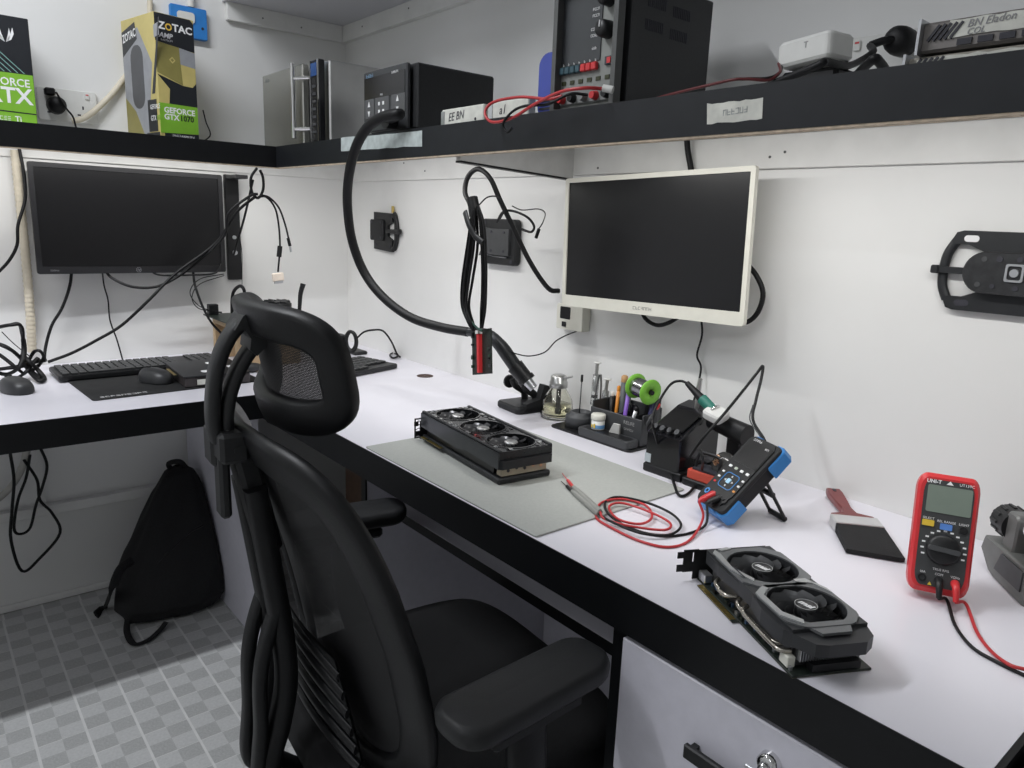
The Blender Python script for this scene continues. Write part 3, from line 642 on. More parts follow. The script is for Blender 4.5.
# --- spare cards on the right end of the shelf
def shelf_card(label, z0, h, x0, tape, scr, tone):
    t = thing('graphics_card', label, 'graphics card', T(x0, ys+.020, z0) @ RZ(1.5), 'spare graphics cards on the shelf')
    L = .26
    MB().box((L/2, .06, h/2), (L, .11, h), bev=.003).build('shroud', tone, t)
    for k in range(9): MB().box((.048+.021*k, .0045, h*.22), (.015, .003, h*.2)).build('vent_slot', INK, t)
    bk_ = MB().box((.001, .055, h/2), (.003, .12, h+.006)).build('bracket', ALU, t)
    for k in range(5): MB().box((.014+.006*k, .004, h*.62), (.003, .003, h*.6), T(.014+.006*k, 0, h*.6) @ RY(35) @ T(-.014-.006*k, 0, -h*.6)).build('fin', INK, t)
    tp = MB(); n = 14
    top = [(tape[0]+(tape[1]-tape[0])*i/n, .0035, tape[3]+random.uniform(-.0012, .0012)) for i in range(n+1)]; bot = [(tape[0]+(tape[1]-tape[0])*i/n, .0035, tape[2]+random.uniform(-.0012, .0012)) for i in range(n+1)]
    tp.add(top+bot, [(i, i+1, n+2+i, n+1+i) for i in range(n)]); tp.build('tape', TAPEW, t)
    for tx, sz, x, z in scr: text('handwriting', tx, sz, mat('pencil', (.30, .30, .31), .7), t, T(x, .0030, z) @ RX(90) @ RZ(2), .95, .0002, shear=.3)
shelf_card('thin graphics card with white tape lying under a grey card', SH, .018, 2.088, (.012, .16, .0035, .015), [('~abcdef', .009, .07, .009)], mat('card_tan', (.32, .30, .26), .5))
shelf_card('grey finned graphics card with handwritten white tape on shelf', SH+.0215, .033, 2.100, (.030, .20, .0125, .031), [('BN Eladon', .0115, .072, .0255), ('COL', .0095, .058, .0165)], mat('card_grey', (.20, .185, .175), .45, .3))
# --- boxes on the left shelf
def print_poly(name, parent, M, pts, material, lift=.0004): return MB().prism(pts, 0, lift, M=M).build(name, material, parent)
ZB = thing('product_box', 'tall yellow, black and green graphics card carton', 'box', T(.229, -.684, SH) @ RZ(11) @ T(-.229, .684, 0))
x0, x1, y0, y1, h_ = .030, .229, -.684, -.572, .328
MB().box(((x0+x1)/2, (y0+y1)/2, h_/2), (x1-x0, y1-y0, h_), bev=.0015).build('carton', BOXY, ZB)
F1 = Matrix(((0, 0, 1, x1), (1, 0, 0, y0), (0, 1, 0, 0), (0, 0, 0, 1)))      # +x face: local (s along +y, t up)
W1 = y1-y0
print_poly('print_panel', ZB, F1, [(0.001, .255), (W1-.001, .242), (W1-.001, h_-.012), (W1-.010, h_-.001), (.001, h_-.001)], BOXK, .0004)
print_poly('print_panel', ZB, F1, [(.001, .175), (.072, .150), (.066, .248), (.001, .254)], BOXO, .0004)
print_poly('print_panel', ZB, F1, [(.001, .170), (.072, .149), (.1, .148), (W1-.001, .160), (W1-.001, .096), (.030, .096), (.034, .135)], BOXK, .0005)
print_poly('print_panel', ZB, F1, [(.066, .248), (.068, .205), (W1-.001, .200), (W1-.001, .241)], BOXS, .0005)
print_poly('print_panel', ZB, F1, [(.001, .016), (W1-.001, .022), (W1-.001, .096), (.001, .096)], BOXG, .0006)
print_poly('print_panel', ZB, F1, [(.012, .004), (W1-.001, .006), (W1-.001, .021), (.012, .017)], BOXK, .0006)
text('brand_print', 'Z', .026, PRW, ZB, F1 @ T(.020, h_-.032, .0006), 1.1, .0002, bold=.0008); text('brand_print', 'TAC', .026, PRW, ZB, F1 @ T(.050, h_-.032, .0006), 1.1, .0002, bold=.0008, align='LEFT')
MB().ring(circ(.0092, 20, .0395, h_-.032), circ(.0055, 20, .0395, h_-.032), .0005, .0009, M=F1).build('brand_letter', mat('print_gold', (.75, .5, .08), .4), ZB)
text('brand_print', 'AMP', .017, mat('print_silver', (.6, .6, .62), .4), ZB, F1 @ T(.030, h_-.056, .0006), 1.1, .0002, shear=.2, bold=.0006)
text('brand_print', '~abcdefg', .007, mat('print_silver', (.6, .6, .62), .4), ZB, F1 @ T(.032, h_-.067, .0006), 1.1, .0002)
MB().ring([(.045+.009*math.cos(a), .212+.009*math.sin(a)) for a in (0, 1.571, 3.1416, 4.712)], [(.045+.005*math.cos(a), .212+.005*math.sin(a)) for a in (0, 1.571, 3.1416, 4.712)], .0005, .0008, M=F1).build('emblem', BOXY, ZB)
text('model_print', 'GEFORCE', .021, PRW, ZB, F1 @ T(.058, .078, .0007), .98, .0002, bold=.0006)
text('model_print', 'GTX', .021, PRW, ZB, F1 @ T(.034, .060, .0007), .98, .0002, bold=.0006)
text('model_print', '1070', .021, BOXK, ZB, F1 @ T(.078, .060, .0007), .98, .0002, bold=.0006)
text('slogan_print', '~abcdefghijklm', .008, PRW, ZB, F1 @ T(.065, .0125, .0008), 1, .0002)
F2 = Matrix(((1, 0, 0, x0), (0, 0, -1, y0), (0, 1, 0, 0), (0, 0, 0, 1)))      # -y face: (s along +x, t up)
W2 = x1-x0
print_poly('print_panel', ZB, F2, [(.001, .001), (.001, .270), (.10, .300), (.175, .20), (.13, .001)], BOXS, .0004)
print_poly('print_panel', ZB, F2, [(.001, .001), (.001, .120), (.06, .080), (.115, .001)], BOXO, .0005)
print_poly('print_panel', ZB, F2, [(.002, .230), (.002, .296), (.085, .315), (.095, .27)], BOXK, .0005)
print_poly('print_panel', ZB, F2, rrect(.075, .17, .035, 5, .085, .17), mat('cooler_print', (.07, .072, .078), .4), .0006)
print_poly('print_panel', ZB, F2, [(.135, .020), (W2-.012, .020), (W2-.012, .105), (.135, .105)], BOXK, .0006)
print_poly('print_panel', ZB, F2, [(.165, .12), (.225, .31), (.231, .31), (.182, .12)], BOXK, .0006)
print_poly('print_panel', ZB, F2, [(.12, .004), (W2-.002, .004), (W2-.002, .018), (.12, .018)], BOXK, .0006)
print_poly('print_panel', ZB, F2, [(.195, .262), (.225, .266), (.225, .298), (.195, .294)], BOXS, .0006)
text('brand_print', 'ZOTAC', .030, PRW, ZB, F2 @ T(.048, .282, .0008) @ RZ(8), .8, .0002, bold=.0006)
text('model_print', 'GEFORCE', .018, PRW, ZB, F2 @ T(.178, .085, .0008), .75, .0002)
text('model_print', 'GTX', .020, PRW, ZB, F2 @ T(.165, .055, .0008), .75, .0002)
text('model_print', '1070', .020, BOXG, ZB, F2 @ T(.196, .055, .0008), .6, .0002)
RB = thing('product_box', 'wide black and green graphics card carton beside the left wall socket', 'box', T(0, 0, SH))
x0, x1, y0, y1, h_ = .02, .205, -1.245, -.972, .258
MB().box(((x0+x1)/2, (y0+y1)/2, h_/2), (x1-x0, y1-y0, h_), bev=.0015).build('carton', BOXK, RB)
F3 = Matrix(((0, 0, 1, x1), (1, 0, 0, y0), (0, 1, 0, 0), (0, 0, 0, 1))); W3 = y1-y0
print_poly('print_panel', RB, F3, [(.001, .003), (W3-.001, .003), (W3-.001, .125), (.001, .125)], BOXG, .0004)
print_poly('print_line', RB, F3, [(.001, .036), (W3-.001, .030), (W3-.001, .033), (.001, .039)], BOXK, .0006)
for k in range(4): print_poly('print_line', RB, F3, [(W3-.020-.014*k, .127), (W3-.0175-.014*k, .127), (W3-.100-.014*k, .205), (W3-.1025-.014*k, .205)], mat('print_teal', (.22, .42, .38), .4), .0004)
text('model_print', 'GEFORCE', .026, PRW, RB, F3 @ T(W3-.009, .103, .0006), .92, .0002, align='RIGHT', bold=.0004)
text('model_print', 'RTX', .052, PRW, RB, F3 @ T(W3-.007, .070, .0006), .95, .0002, align='RIGHT', bold=.0012)
text('model_print', 'Ti', .018, PRW, RB, F3 @ T(W3-.034, .016, .0006), .95, .0002, align='RIGHT', bold=.0004); text('model_print', '~abcd', .014, PRW, RB, F3 @ T(W3-.056, .016, .0006), .95, .0002, align='RIGHT')
for sg in (-1, 1):
    for k, (wd, ht) in enumerate(((.009, .034), (.016, .036))):
        print_poly('emblem', RB, F3, [(W3-.052+sg*.001, .196), (W3-.052+sg*(wd*.6+.003), .203), (W3-.052+sg*(wd+.003), .196+ht*.6), (W3-.052+sg*(wd+.001), .196+ht), (W3-.052+sg*(wd*.75), .196+ht*.55)][::sg], PRW, .0005)
# sockets and plug on the left wall
socket('wall_socket', 'white double wall socket with red switch marks above the left shelf', frame((.0005, -.868, 1.488), (0, 1, 0), z=(1, 0, 0)))
pa = thing('mains_plug', 'black mains plug in the socket above the left shelf', 'plug', frame(PX(57, 105, .03), (0, 1, 0), z=(1, 0, 0)))
MB().lathe([(.001, .022), (.014, .022), (.022, .012), (.024, -.018), (.001, -.018)], 18).build('body', RUB, pa); MB().box((-.014, .034, -.006), (.026, .02, .022), bev=.004).build('upper_adapter', RUB, pa)
cable('mains_cable', 'thin black cord dropping from the plug behind the left shelf', [PX(56, 92, .055), PX(66, 108, .06), PX(73, 117, .055), Vector((.04, -.85, 1.412)), Vector((.03, -.80, 1.412))], .0026)
cable('flexible_conduit', 'off-white flexible conduit sloping from the socket up behind the carton', [PX(72, 121, .03), PX(84, 118, .03), PX(100, 106, .02), PX(120, 84, .010), PX(148, 40, .0095), PX(150, 0, .0095)], .008, BEIGE, 'conduit')
bx = thing('junction_box', 'bright blue junction box on the wall behind the yellow carton', 'junction box', frame((.001, -.528, 1.768), (0, 1, 0), z=(1, 0, 0)))
MB().prism(rrect(.105, .088, .004, 3), 0, .02, ch=.002).build('case', mat('junction_blue', (.03, .22, .62), .5), bx)
MB().prism(rrect(.05, .03, .008, 3, -.01, .012), .0201, .024).build('cover', WPL, bx); MB().cyl((.038, -.012, .02), (.038, -.012, .0215), .004, n=10).build('screw', INK, bx)
cable('flexible_conduit', 'white conduit rising from the blue junction box', [Vector((.012, -.52, 1.813)), Vector((.012, -.52, 1.95)), Vector((.012, -.52, 2.3))], .012, WPL, 'conduit')
cable('mains_cable', 'thin black cord hanging beside the yellow carton', [PX(203, 110, .012), PX(206, 122, .014), PX(210, 136, .016), Vector((.04, -.535, 1.4085)), Vector((.05, -.50, 1.4085))], .002)
# ================================================================ THINGS ON THE BENCH
MT = tag(MB().prism(rrect(.533, .362, .004, 2, 1.4825, -.4035), D+.0003, D+.0033, ch=.0006).build('work_mat', MATG), 'grey silicone work mat lying at the bench front edge', 'mat')
def fan(parent, c, R, nb, hubmat, blade_mat, logo, sweep=.9, z0=0):
    f_ = MB().lathe([(.001, .006), (R*.27, .006), (R*.30, .004), (R*.30, -.006), (.001, -.006)], 24).build('fan', hubmat, parent, T(*c))
    bl = MB()
    def bf(u, v):
        r = R*(.27+.71*u); a = sweep*u + (v-.5)*(.28+.10*u)*(11/nb)
        return (r*math.cos(a), r*math.sin(a), .004-.011*v)
    bl.grid(bf, 5, 2); me = bl.mesh('fan_blade', blade_mat)
    for k in range(nb): obj('fan_blade', me, f_, RZ(360*k/nb))
    if logo: text('logo_print', logo, R*.17, PRW, f_, T(0, 0, .0063) @ RZ(-20), 1, .0001, bold=.0003)
    return f_
def square_ring(x0, x1, y0, y1, cx, cy, R, n=40):
    ang = sorted(set([2*math.pi*i/n for i in range(n)]+[math.atan2(y-cy, x-cx) % (2*math.pi) for x in (x0, x1) for y in (y0, y1)]))
    out = []; inn = []
    for a in ang:
        dx, dy = math.cos(a), math.sin(a)
        t = min(((x1-cx)/dx if dx > 1e-9 else (x0-cx)/dx if dx < -1e-9 else 9), ((y1-cy)/dy if dy > 1e-9 else (y0-cy)/dy if dy < -1e-9 else 9))
        out.append((cx+dx*t, cy+dy*t)); inn.append((cx+dx*R, cy+dy*R))
    return out, inn
# --- triple-fan graphics card
g0 = Vector((1.238, -.462, D+.0035))
GA = thing('graphics_card', 'long black triple-fan graphics card lying on the grey mat', 'graphics card', frame(g0, (.310, -.036, 0)))
L, W, Hh = .312, .116, .062
MB().box((L/2, W/2, .006), (L, W, .012), bev=.003).build('backplate', CHAR, GA)
MB().box((L/2-.01, W/2+.002, .022), (L-.04, W-.012, .018)).build('heatsink', mat('fin_dark', (.05, .05, .05), .35, .7), GA)
MB().box((L-.012, W/2, .024), (.018, W-.016, .022), bev=.002).build('end_plate', mat('tan_label', (.42, .36, .27), .4, .3, var=.1), GA)
for k in range(5): MB().cyl((L-.003, .022+.018*k, .024+.003*(k % 2)), (L-.0022, .022+.018*k, .024+.003*(k % 2)), .0032, n=10).build('heatpipe_end', COP if k > 2 else INK, GA)
sh_ = MB()
third = L/3
for k in range(3):
    o_, i_ = square_ring(third*k, third*(k+1), 0, W, third*(k+.5), W/2, .0455); sh_.ring(o_, i_, Hh-.018, Hh)
shr = sh_.build('shroud', mat('shroud_gloss', (.020, .021, .023), .22, .3, var=.2, scale=300), GA)
MB().prism([(0, 0), (L, 0), (L+.006, .004), (L+.006, W-.004), (L, W), (0, W)], .030, .046).build('shroud_skirt', CHAR, GA)
MB().prism([(.0, .030), (L*.5, .026), (L*.62, .033), (L, .03), (L, Hh-.002), (0, Hh-.002)], 0, .003, M=T(0, .0005, 0) @ RX(90)).build('side_rail', mat('rail_gunmetal', (.055, .058, .064), .28, .6), GA)
for yy in (.003, W-.003): MB().box((L/2, yy, Hh+.001), (L, .006, .003), bev=.001).build('top_rail', ALU if False else CHAR, GA)
for k in range(3):
    fan(GA, (third*(k+.5), W/2, Hh-.0065), .044, 11, mat('hub_silver', (.35, .35, .35), .35, .8), mat('blade_gloss', (.05, .05, .053), .2), None)
    MB().ring(circ(.0475, 40, third*(k+.5), W/2), circ(.0450, 40, third*(k+.5), W/2), Hh, Hh+.0012).build('fan_ring', mat('ring_gloss', (.08, .08, .085), .15, .6), GA)
rnd = random.Random(3)
for k in range(120):
    x = rnd.uniform(.01, L-.01); y = rnd.choice((rnd.uniform(.008, .018), rnd.uniform(W-.018, W-.008)))
    if rnd.random() < .4: x = third*rnd.choice((0.0, 1, 2, 3))+rnd.uniform(-.01, .01); x = min(max(x, .008), L-.008); y = rnd.uniform(.01, W-.01)
    cx0 = third*(min(2, int(x/third))+.5)
    if math.hypot(x-cx0, y-W/2) < .050: continue
    MB().prism([(x-.004, y-.002), (x+.003, y-.003), (x+.005, y+.002), (x-.002, y+.003)], Hh, Hh+.0012).build('shroud_facet', rnd.choice((CHROME, BPG, ALU)), GA)
pc = MB().box((.055, -.004, .010), (.088, .010, .0016)).build('edge_connector', PCB, GA)
for k in range(16): MB().box((.016+.0052*k+(.006 if k > 3 else 0), -.0055, .0110), (.0034, .0075, .0006)).build('gold_contact', GOLD, pc)
br = MB()
br.box((-.0015, .055, .022), (.0015, .118, .040)).box((-.002, -.008, .014), (.0015, .014, .012)).box((-.002, -.012, .036), (.0015, .010, .010))
brk = br.build('bracket', BP, GA)
hx = MB().prism([(.0038*math.cos(a*math.pi/3), .0038*math.sin(a*math.pi/3)) for a in range(6)], 0, .0012).mesh('vent_hole', PRW)
brp = MB().ring([(-.016, .004), (.004, .004), (.004, .048), (-.016, .048)], [(-.013, .007), (.001, .007), (.001, .045), (-.013, .045)], 0, .0015, M=Matrix(((0, 0, 1, -.0035), (1, 0, 0, 0), (0, 1, 0, 0), (0, 0, 0, 1)))).build('bracket_frame', BP, brk)
for z in (.014, .022, .030, .038): MB().tube([(-.003, -.014, z), (-.003, -.006, z+.004), (-.003, .002, z)], .0009, 6, smooth=0).build('vent_bar', BP, brk)
# --- dual-fan graphics card
xd = Vector((.197, -.101, 0)).normalized(); m0 = Vector((1.979, -.492, D)) - xd*.004
MG = thing('graphics_card', 'dual-fan black and silver graphics card lying on the bare white bench', 'graphics card', frame(m0, xd))
L, W = .226, .098
MB().box((L/2, W/2, .002), (L, W, .0028), bev=.0005).build('circuit_board', PCB, MG)
MB().box((L/2, W/2, .0003), (L-.002, W-.002, .0006)).build('board_edge', mat('board_edge_tan', (.25, .2, .09), .5), MG)
MB().box((L/2+.002, W/2+.003, .020), (L-.034, W-.018, .030)).build('heatsink', mat('fin_grey', (.10, .10, .10), .35, .8), MG)
for k in range(24): MB().box((L-.012, .014+.0032*k, .022), (.006, .0008, .018)).build('heatsink_fin', ALU, MG)
zt = .050; zb = .031
sk = [(.012, .010), (.030, .002), (L-.045, .002), (L-.020, -.002), (L+.010, .016), (L+.012, W-.016), (L-.002, W-.004), (.09, W), (.012, W-.006)]
sd = MB(); c1, c2 = (.072, .050), (.166, .050); R = .0435
o_, i_ = square_ring(.014, .119, .003, W-.002, *c1, R); sd.ring(o_, i_, zb, zt)
o_, i_ = square_ring(.119, .212, .003, W-.002, *c2, R); sd.ring(o_, i_, zb, zt)
sh2 = sd.build('shroud', mat('shroud_matte', (.030, .031, .034), .5, var=.05), MG)
MB().prism([(.212, .003), (.236, .016), (.240, .030), (.240, .075), (.230, W-.008), (.212, W-.002)], zb, zt-.004).build('shroud_tail', MATS['shroud_matte'], MG)
MB().prism([(.014, .003), (.055, -.001), (.10, .003)], zb+.002, zt-.003).prism([(.13, .003), (.16, -.003), (.205, -.003), (.212, .003)], zb-.002, zt-.003).build('shroud_side', MATS['shroud_matte'], MG)
SIL = mat('silver_trim', (.45, .46, .46), .35, .5, var=.04); GUN = mat('gunmetal_trim', (.17, .175, .18), .4, .4, var=.04)
def octo(c, rx, ry, k=.42):
    out = []
    for a in range(40):
        t = 2*math.pi*a/40; dx, dy = math.cos(t), math.sin(t)
        s_ = min(rx/abs(dx) if abs(dx) > 1e-6 else 9, ry/abs(dy) if abs(dy) > 1e-6 else 9, (rx+ry-k*(rx+ry)/2*.9)/(abs(dx)+abs(dy)))
        out.append((c[0]+dx*s_, c[1]+dy*s_))
    return out
MB().ring(octo(c1, .0525, .0475), circ(.0437, 40, *c1), zt, zt+.002).build('fan_trim', GUN, sh2)
MB().ring(octo(c2, .0475, .0475), circ(.0437, 40, *c2), zt, zt+.002).build('fan_trim', GUN, sh2)
for pts in ([(.022, .010), (.030, .003), (.075, .003), (.110, .016), (.104, .020), (.072, .008), (.034, .012)], [(.122, .020), (.136, .003), (.186, .003), (.207, .020), (.200, .024), (.18, .010), (.142, .010), (.128, .024)],
            [(.118, W-.030), (.124, W-.012), (.150, W-.002), (.138, W-.002), (.112, W-.014), (.112, W-.03)], [(.016, .03), (.022, .014), (.026, .018), (.022, .034)]):
    MB().prism(pts, zt+.002, zt+.0035).build('silver_facet', SIL, sh2)
MB().prism([(.203, .028), (.212, .024), (.226, .03), (.226, .066), (.212, .074), (.203, .07)], zt-.002, zt+.0012).build('tail_plate', GUN, sh2)
MB().prism(rrect(.030, .0022, .001, 2, .085, .0095), zt+.0036, zt+.0038).prism(rrect(.022, .0022, .001, 2, .088, .0130), zt+.0024, zt+.003).build('facet_groove', INK, sh2)
for c in (c1, c2):
    f_ = fan(MG, (*c, zt-.0055), .042, 12, mat('hub_dark', (.05, .05, .052), .35, .3), mat('blade_black', (.060, .061, .064), .3), None, 1.25)
    MB().ring(circ(.0128, 24), circ(.0120, 24), .0060, .0064).build('hub_ring', SIL, f_)
    text('logo_print', 'msi', .0115, PRW, f_, T(0, 0, .0062) @ RZ(22), 1.1, .0002, shear=.2, bold=.0005)
for y, l0, l1 in ((-.0005, .045, .085), (.0015, .098, .19), (-.001, .115, .205)):
    MB().tube([(l0, .008, .024), (l0+.006, y, .022), (l0+.02, y-.002, .020), (l1-.02, y-.002, .019), (l1-.006, y, .019), (l1, .010, .020)], .003, 8).build('heat_pipe', mat('nickel', (.45, .42, .37), .25, .9), MG)
pc = MB().box((.066, -.004, .002), (.094, .010, .0016)).build('edge_connector', PCB, MG)
for k in range(24): MB().box((.022+.0037*k, -.0055, .0031), (.0023, .0075, .0006)).build('gold_contact', GOLD, pc)
rnd = random.Random(5)
for k in range(26): MB().box((rnd.uniform(.02, L-.01), rnd.uniform(.003, .010), .0055), (rnd.uniform(.003, .007), .003, .005)).build('board_chip', rnd.choice((PCB, BP, mat('chip_blue', (.05, .09, .16), .4), ALU)), MG)
MB().box((L-.022, .007, .010), (.016, .010, .013), bev=.001).build('fan_header', CREAM, MG)
MB().box((L-.008, .055, .008), (.012, .06, .009)).build('power_connector', BP, MG)
bk2 = MB().box((-.001, .046, .022), (.0015, .106, .042)).build('bracket', BP, MG)
MB().ring([(-.022, .012), (.0, .012), (.0, .044), (-.022, .044)], [(-.009, .026), (-.002, .026), (-.002, .040), (-.009, .040)], -.002, -.0005, M=Matrix(((0, 0, 1, 0), (1, 0, 0, 0), (0, 1, 0, 0), (0, 0, 0, 1)))).box((-.001, -.026, .018), (.0015, .010, .010)).box((-.001, -.026, .037), (.0015, .010, .009)).build('bracket_tab', BP, bk2)
MB().box((.012, .006, .010), (.018, .012, .012), bev=.001).build('port', ALU, MG)
# --- oscilloscope multimeter leaning on its stand
wv = Vector((.929, -.370, 0)).normalized(); hv = Vector((-wv.y, wv.x, 0)); al = math.radians(45.8)
up = hv*math.cos(al)+Vector((0, 0, 1))*math.sin(al); nv = wv.cross(up)
DS = thing('scope_meter', 'black and blue handheld oscilloscope meter propped on its stand', 'multimeter', frame(Vector((1.8190, -.2920, D+.027)), wv, z=nv) @ T(0, 0, 0))
bw, bh, bt = .080, .146, .031
MB().prism(rrect(bw-.006, bh-.006, .010, 4, bw/2, bh/2), -bt, -.0085, ch=.002).prism(rrect(bw-.001, bh-.001, .010, 4, bw/2, bh/2), -.009, -.0015, ch=.002).build('body', BPM, DS)
for (x, y, a, b) in ((bw/2, .010, bw, .024), (bw/2, bh-.008, bw, .020)): pass
def bumper(pts): return MB().prism(pts, -bt-.001, -.007, ch=.002).build('blue_bumper', BLU, DS)
bumper([(-.002, .030), (-.002, .004), (.006, -.004), (bw-.006, -.004), (bw+.002, .004), (bw+.002, .036), (bw-.006, .034), (bw-.012, .009), (.012, .009), (.006, .028)])
bumper([(bw+.002, bh-.042), (bw+.002, bh-.004), (bw-.006, bh+.003), (bw-.020, bh+.003), (bw-.012, bh-.007), (bw-.007, bh-.036)])
bumper([(-.002, bh-.042), (.007, bh-.036), (.012, bh-.007), (.020, bh+.003), (.006, bh+.003), (-.002, bh-.004)])
fc = MB().prism([(.008, .026), (.016, .011), (bw-.016, .011), (bw-.008, .034), (bw-.008, bh-.012), (bw-.014, bh-.004), (.014, bh-.004), (.008, bh-.012)], -.003, .0005).build('face_plate', BP, DS)
MB().prism(rrect(.060, .046, .002, 2, bw/2, bh-.034), .0006, .001).build('screen', SCRN, DS)
text('brand_print', '~abcdef', .006, PRW, fc, T(bw/2-.014, bh-.008, .0008), 1, .0001); text('model_print', '~abc', .005, PRW, fc, T(bw-.022, bh-.016, .0012), 1, .0001)
kp = MB().ring(rrect(.036, .030, .007, 4, bw/2, .053), rrect(.0335, .0275, .006, 4, bw/2, .053), .0005, .0014).build('keypad_ring', BLU, DS)
MB().prism(rrect(.009, .009, .002, 3, bw/2, .053), .0005, .0022).build('enter_key', mat('key_pale_blue', (.40, .65, .85), .4), kp)
tr_ = MB().prism([(-.002, -.0015), (.002, -.0015), (0, .002)], .0006, .0012).mesh('arrow_key', PRW)
for a in range(4): obj('arrow_key', tr_, kp, T(bw/2, .053, 0) @ RZ(90*a) @ T(0, .0095, 0))
for k in range(4): MB().prism(rrect(.007, .0045, .001, 2, .017+.0155*k, .078), .0005, .0016).build('key', (PRW, mat('key_grey', (.45, .5, .42), .5), PRW, PRW)[k], fc)
for k in range(3):
    for sx_ in (0, 1): MB().prism(rrect(.0055, .0035, .001, 2, .013+.054*sx_, .042+.011*k), .0005, .0014).build('key', (RED if (k == 0 and not sx_) else ORNG if (k == 0) else PRW), fc)
for k in range(4): MB().ring(circ(.0055, 16, .016+.0165*k, .021), circ(.003, 16, .016+.0165*k, .021), .0005, .0015).build('jack', (BLU, REDC, BP, BP)[k], fc)
# stand
fi = DS.matrix_world.inverted() if False else frame(Vector((1.8190, -.2920, D+.027)), wv, z=nv).inverted()
st = MB()
top_l = frame(Vector((1.8190, -.2920, D+.027)), wv, z=nv)
for xx in (.022, .062):
    a_ = Vector((xx, .095, -bt-.001)); gp = top_l @ a_; gp2 = Vector((gp.x, gp.y, D+.004)) + hv*.040 + wv*.012
    st.tube([a_, fi @ gp2], .005, 8, b=.0025, N=(1, 0, 0) if False else None, smooth=0)
gpA = top_l @ Vector((.022, .095, -bt-.001)); gpB = top_l @ Vector((.062, .095, -bt-.001))
q1 = fi @ (Vector((gpA.x, gpA.y, D+.004))+hv*.040+wv*.012); q2 = fi @ (Vector((gpB.x, gpB.y, D+.004))+hv*.040+wv*.012)
st.tube([q1, q2], .0045, 8, smooth=0); st.tube([fi @ (top_l @ Vector((.022, .095, -bt-.001))).lerp(top_l @ q1, .4), fi @ (top_l @ Vector((.062, .095, -bt-.001))).lerp(top_l @ q2, .4)], .005, 8, smooth=0)
st.build('stand', BP, DS)
jr = top_l @ Vector((.036, .021, .002)); jb = top_l @ Vector((.052, .020, .002)); 
# --- scope meter probes lying on the mat
zc_ = D+.0025
def lead(name, label, material, plug_p, plug_d, pts, probe):
    t = thing(name, label, 'test lead', I4)
    s_ = Vector(plug_p); e_ = s_+Vector(plug_d)
    MB().cyl(s_, s_.lerp(e_, .75), .0062, .0055, n=12).cyl(s_.lerp(e_, .75), e_, .0055, .003, n=12).build('plug', RED if material is REDC else BP, t)
    pr0, pr1, tip = probe
    MB().tube([e_]+pts+[pr0], .0021, 8).build('wire', material, t)
    d = (pr1-pr0)
    hdm = MB().tube([pr0, pr0+d*.12, pr0+d*.5, pr0+d*.9, pr1], lambda q: .003+.0028*math.sin(math.pi*min(1, .25+q*.75)), 12, smooth=4).build('probe_handle', mat('probe_grey', (.27, .27, .25), .5), t)
    MB().cyl(pr1, pr1.lerp(tip, .45), .0032, .0030, n=10).build('probe_collar', RED if material is REDC else BP, hdm); MB().cyl(pr1.lerp(tip, .45), tip, .0010, .0005, n=6).build('probe_tip', RED if material is REDC else BP, hdm)
PT = lambda px, py, dz=0: PZ(px, py, zc_+dz)
redp = [PZ(703, 518, D+.012), PT(690, 540), PT(668, 547), PT(640, 541), PT(612, 528), PT(596, 517), PT(601, 503, .004), PT(622, 499, .004), PT(645, 505, .004), PT(652, 517, .004), PT(640, 524, .004), PT(618, 519, .005), PT(609, 507, .006), PT(622, 503, .007), PT(650, 512, .006), PT(670, 523, .004), PT(664, 530, .004), PT(630, 526, .004), PT(605, 519, .004)]
blkp = [PZ(706, 524, D+.010), PT(690, 533), PT(668, 536), PT(645, 533), PT(622, 524, .002), PT(607, 512, .004), PT(606, 501, .004), PT(620, 497, .006), PT(648, 503, .007), PT(672, 514, .006), PT(681, 526, .004), PT(668, 535, .003), PT(640, 533, .005), PT(612, 522, .005)]
lead('test_lead', 'red probe lead coiled on the bench from the scope meter', REDC, jr, nv*.012+up*-.026, redp, (PT(600, 512, .008), PT(573, 487, .006), PT(562, 473, .004)))
lead('test_lead', 'black probe lead coiled on the bench from the scope meter', RUB, jb, nv*.010+up*-.020, blkp, (PT(599, 514, .005), PT(572, 491, .004), PT(561, 481, .003)))
# --- paint brush
pb0 = PZ(833, 490, D+.006); pb1 = PZ(856, 514, D+.008)
ax_ = (PZ(876, 553, D+.008)-PZ(840, 488, D+.008)); ax_.z = 0; ax_.normalize()
PBR = thing('paint_brush', 'flat paint brush with dark red handle and black bristles', 'brush', frame(Vector((1.923, -.018, D)), (.177, -.208, 0)))
Mx = I4
hpr = [(-.004, -.011), (.012, -.0125), (.06, -.011), (.095, -.0085), (.118, -.011), (.128, -.034), (.138, -.036), (.138, .036), (.128, .034), (.118, .011), (.095, .0085), (.06, .011), (.012, .0125), (-.004, .011)]
MB().prism(hpr, .003, .016, ch=.003).build('handle', BRED, PBR)
MB().prism(rrect(.014, .006, .003, 4, .008, 0), .0161, .0166).build('hang_hole', INK, PBR)
MB().prism([(.138, -.037), (.174, -.037), (.174, .037), (.138, .037)], .001, .019, ch=.002).build('ferrule', mat('ferrule_steel', (.62, .62, .62), .35, .5), PBR)
bs = MB().grid(lambda u, v: (.174+.085*v+.014*(u-.5)*v, (u-.5)*(.072+.006*v), .0175-.009*v), 20, 3); bs.grid(lambda u, v: (.174+.085*v+.014*(u-.5)*v, (u-.5)*(.072+.006*v), .002), 20, 3)
bs.grid(lambda u, v: (.259+.014*(u-.5), (u-.5)*.078, .002+.0065*v), 20, 1)
for sg in (0, 1): bs.grid(lambda u, v: (.174+.085*u+.014*(sg-.5)*u, (sg-.5)*(.072+.006*u), .002+(.0155-.009*u)*v), 3, 1)
bs.build('bristles', HAIR, PBR)
for k in range(60):
    pass
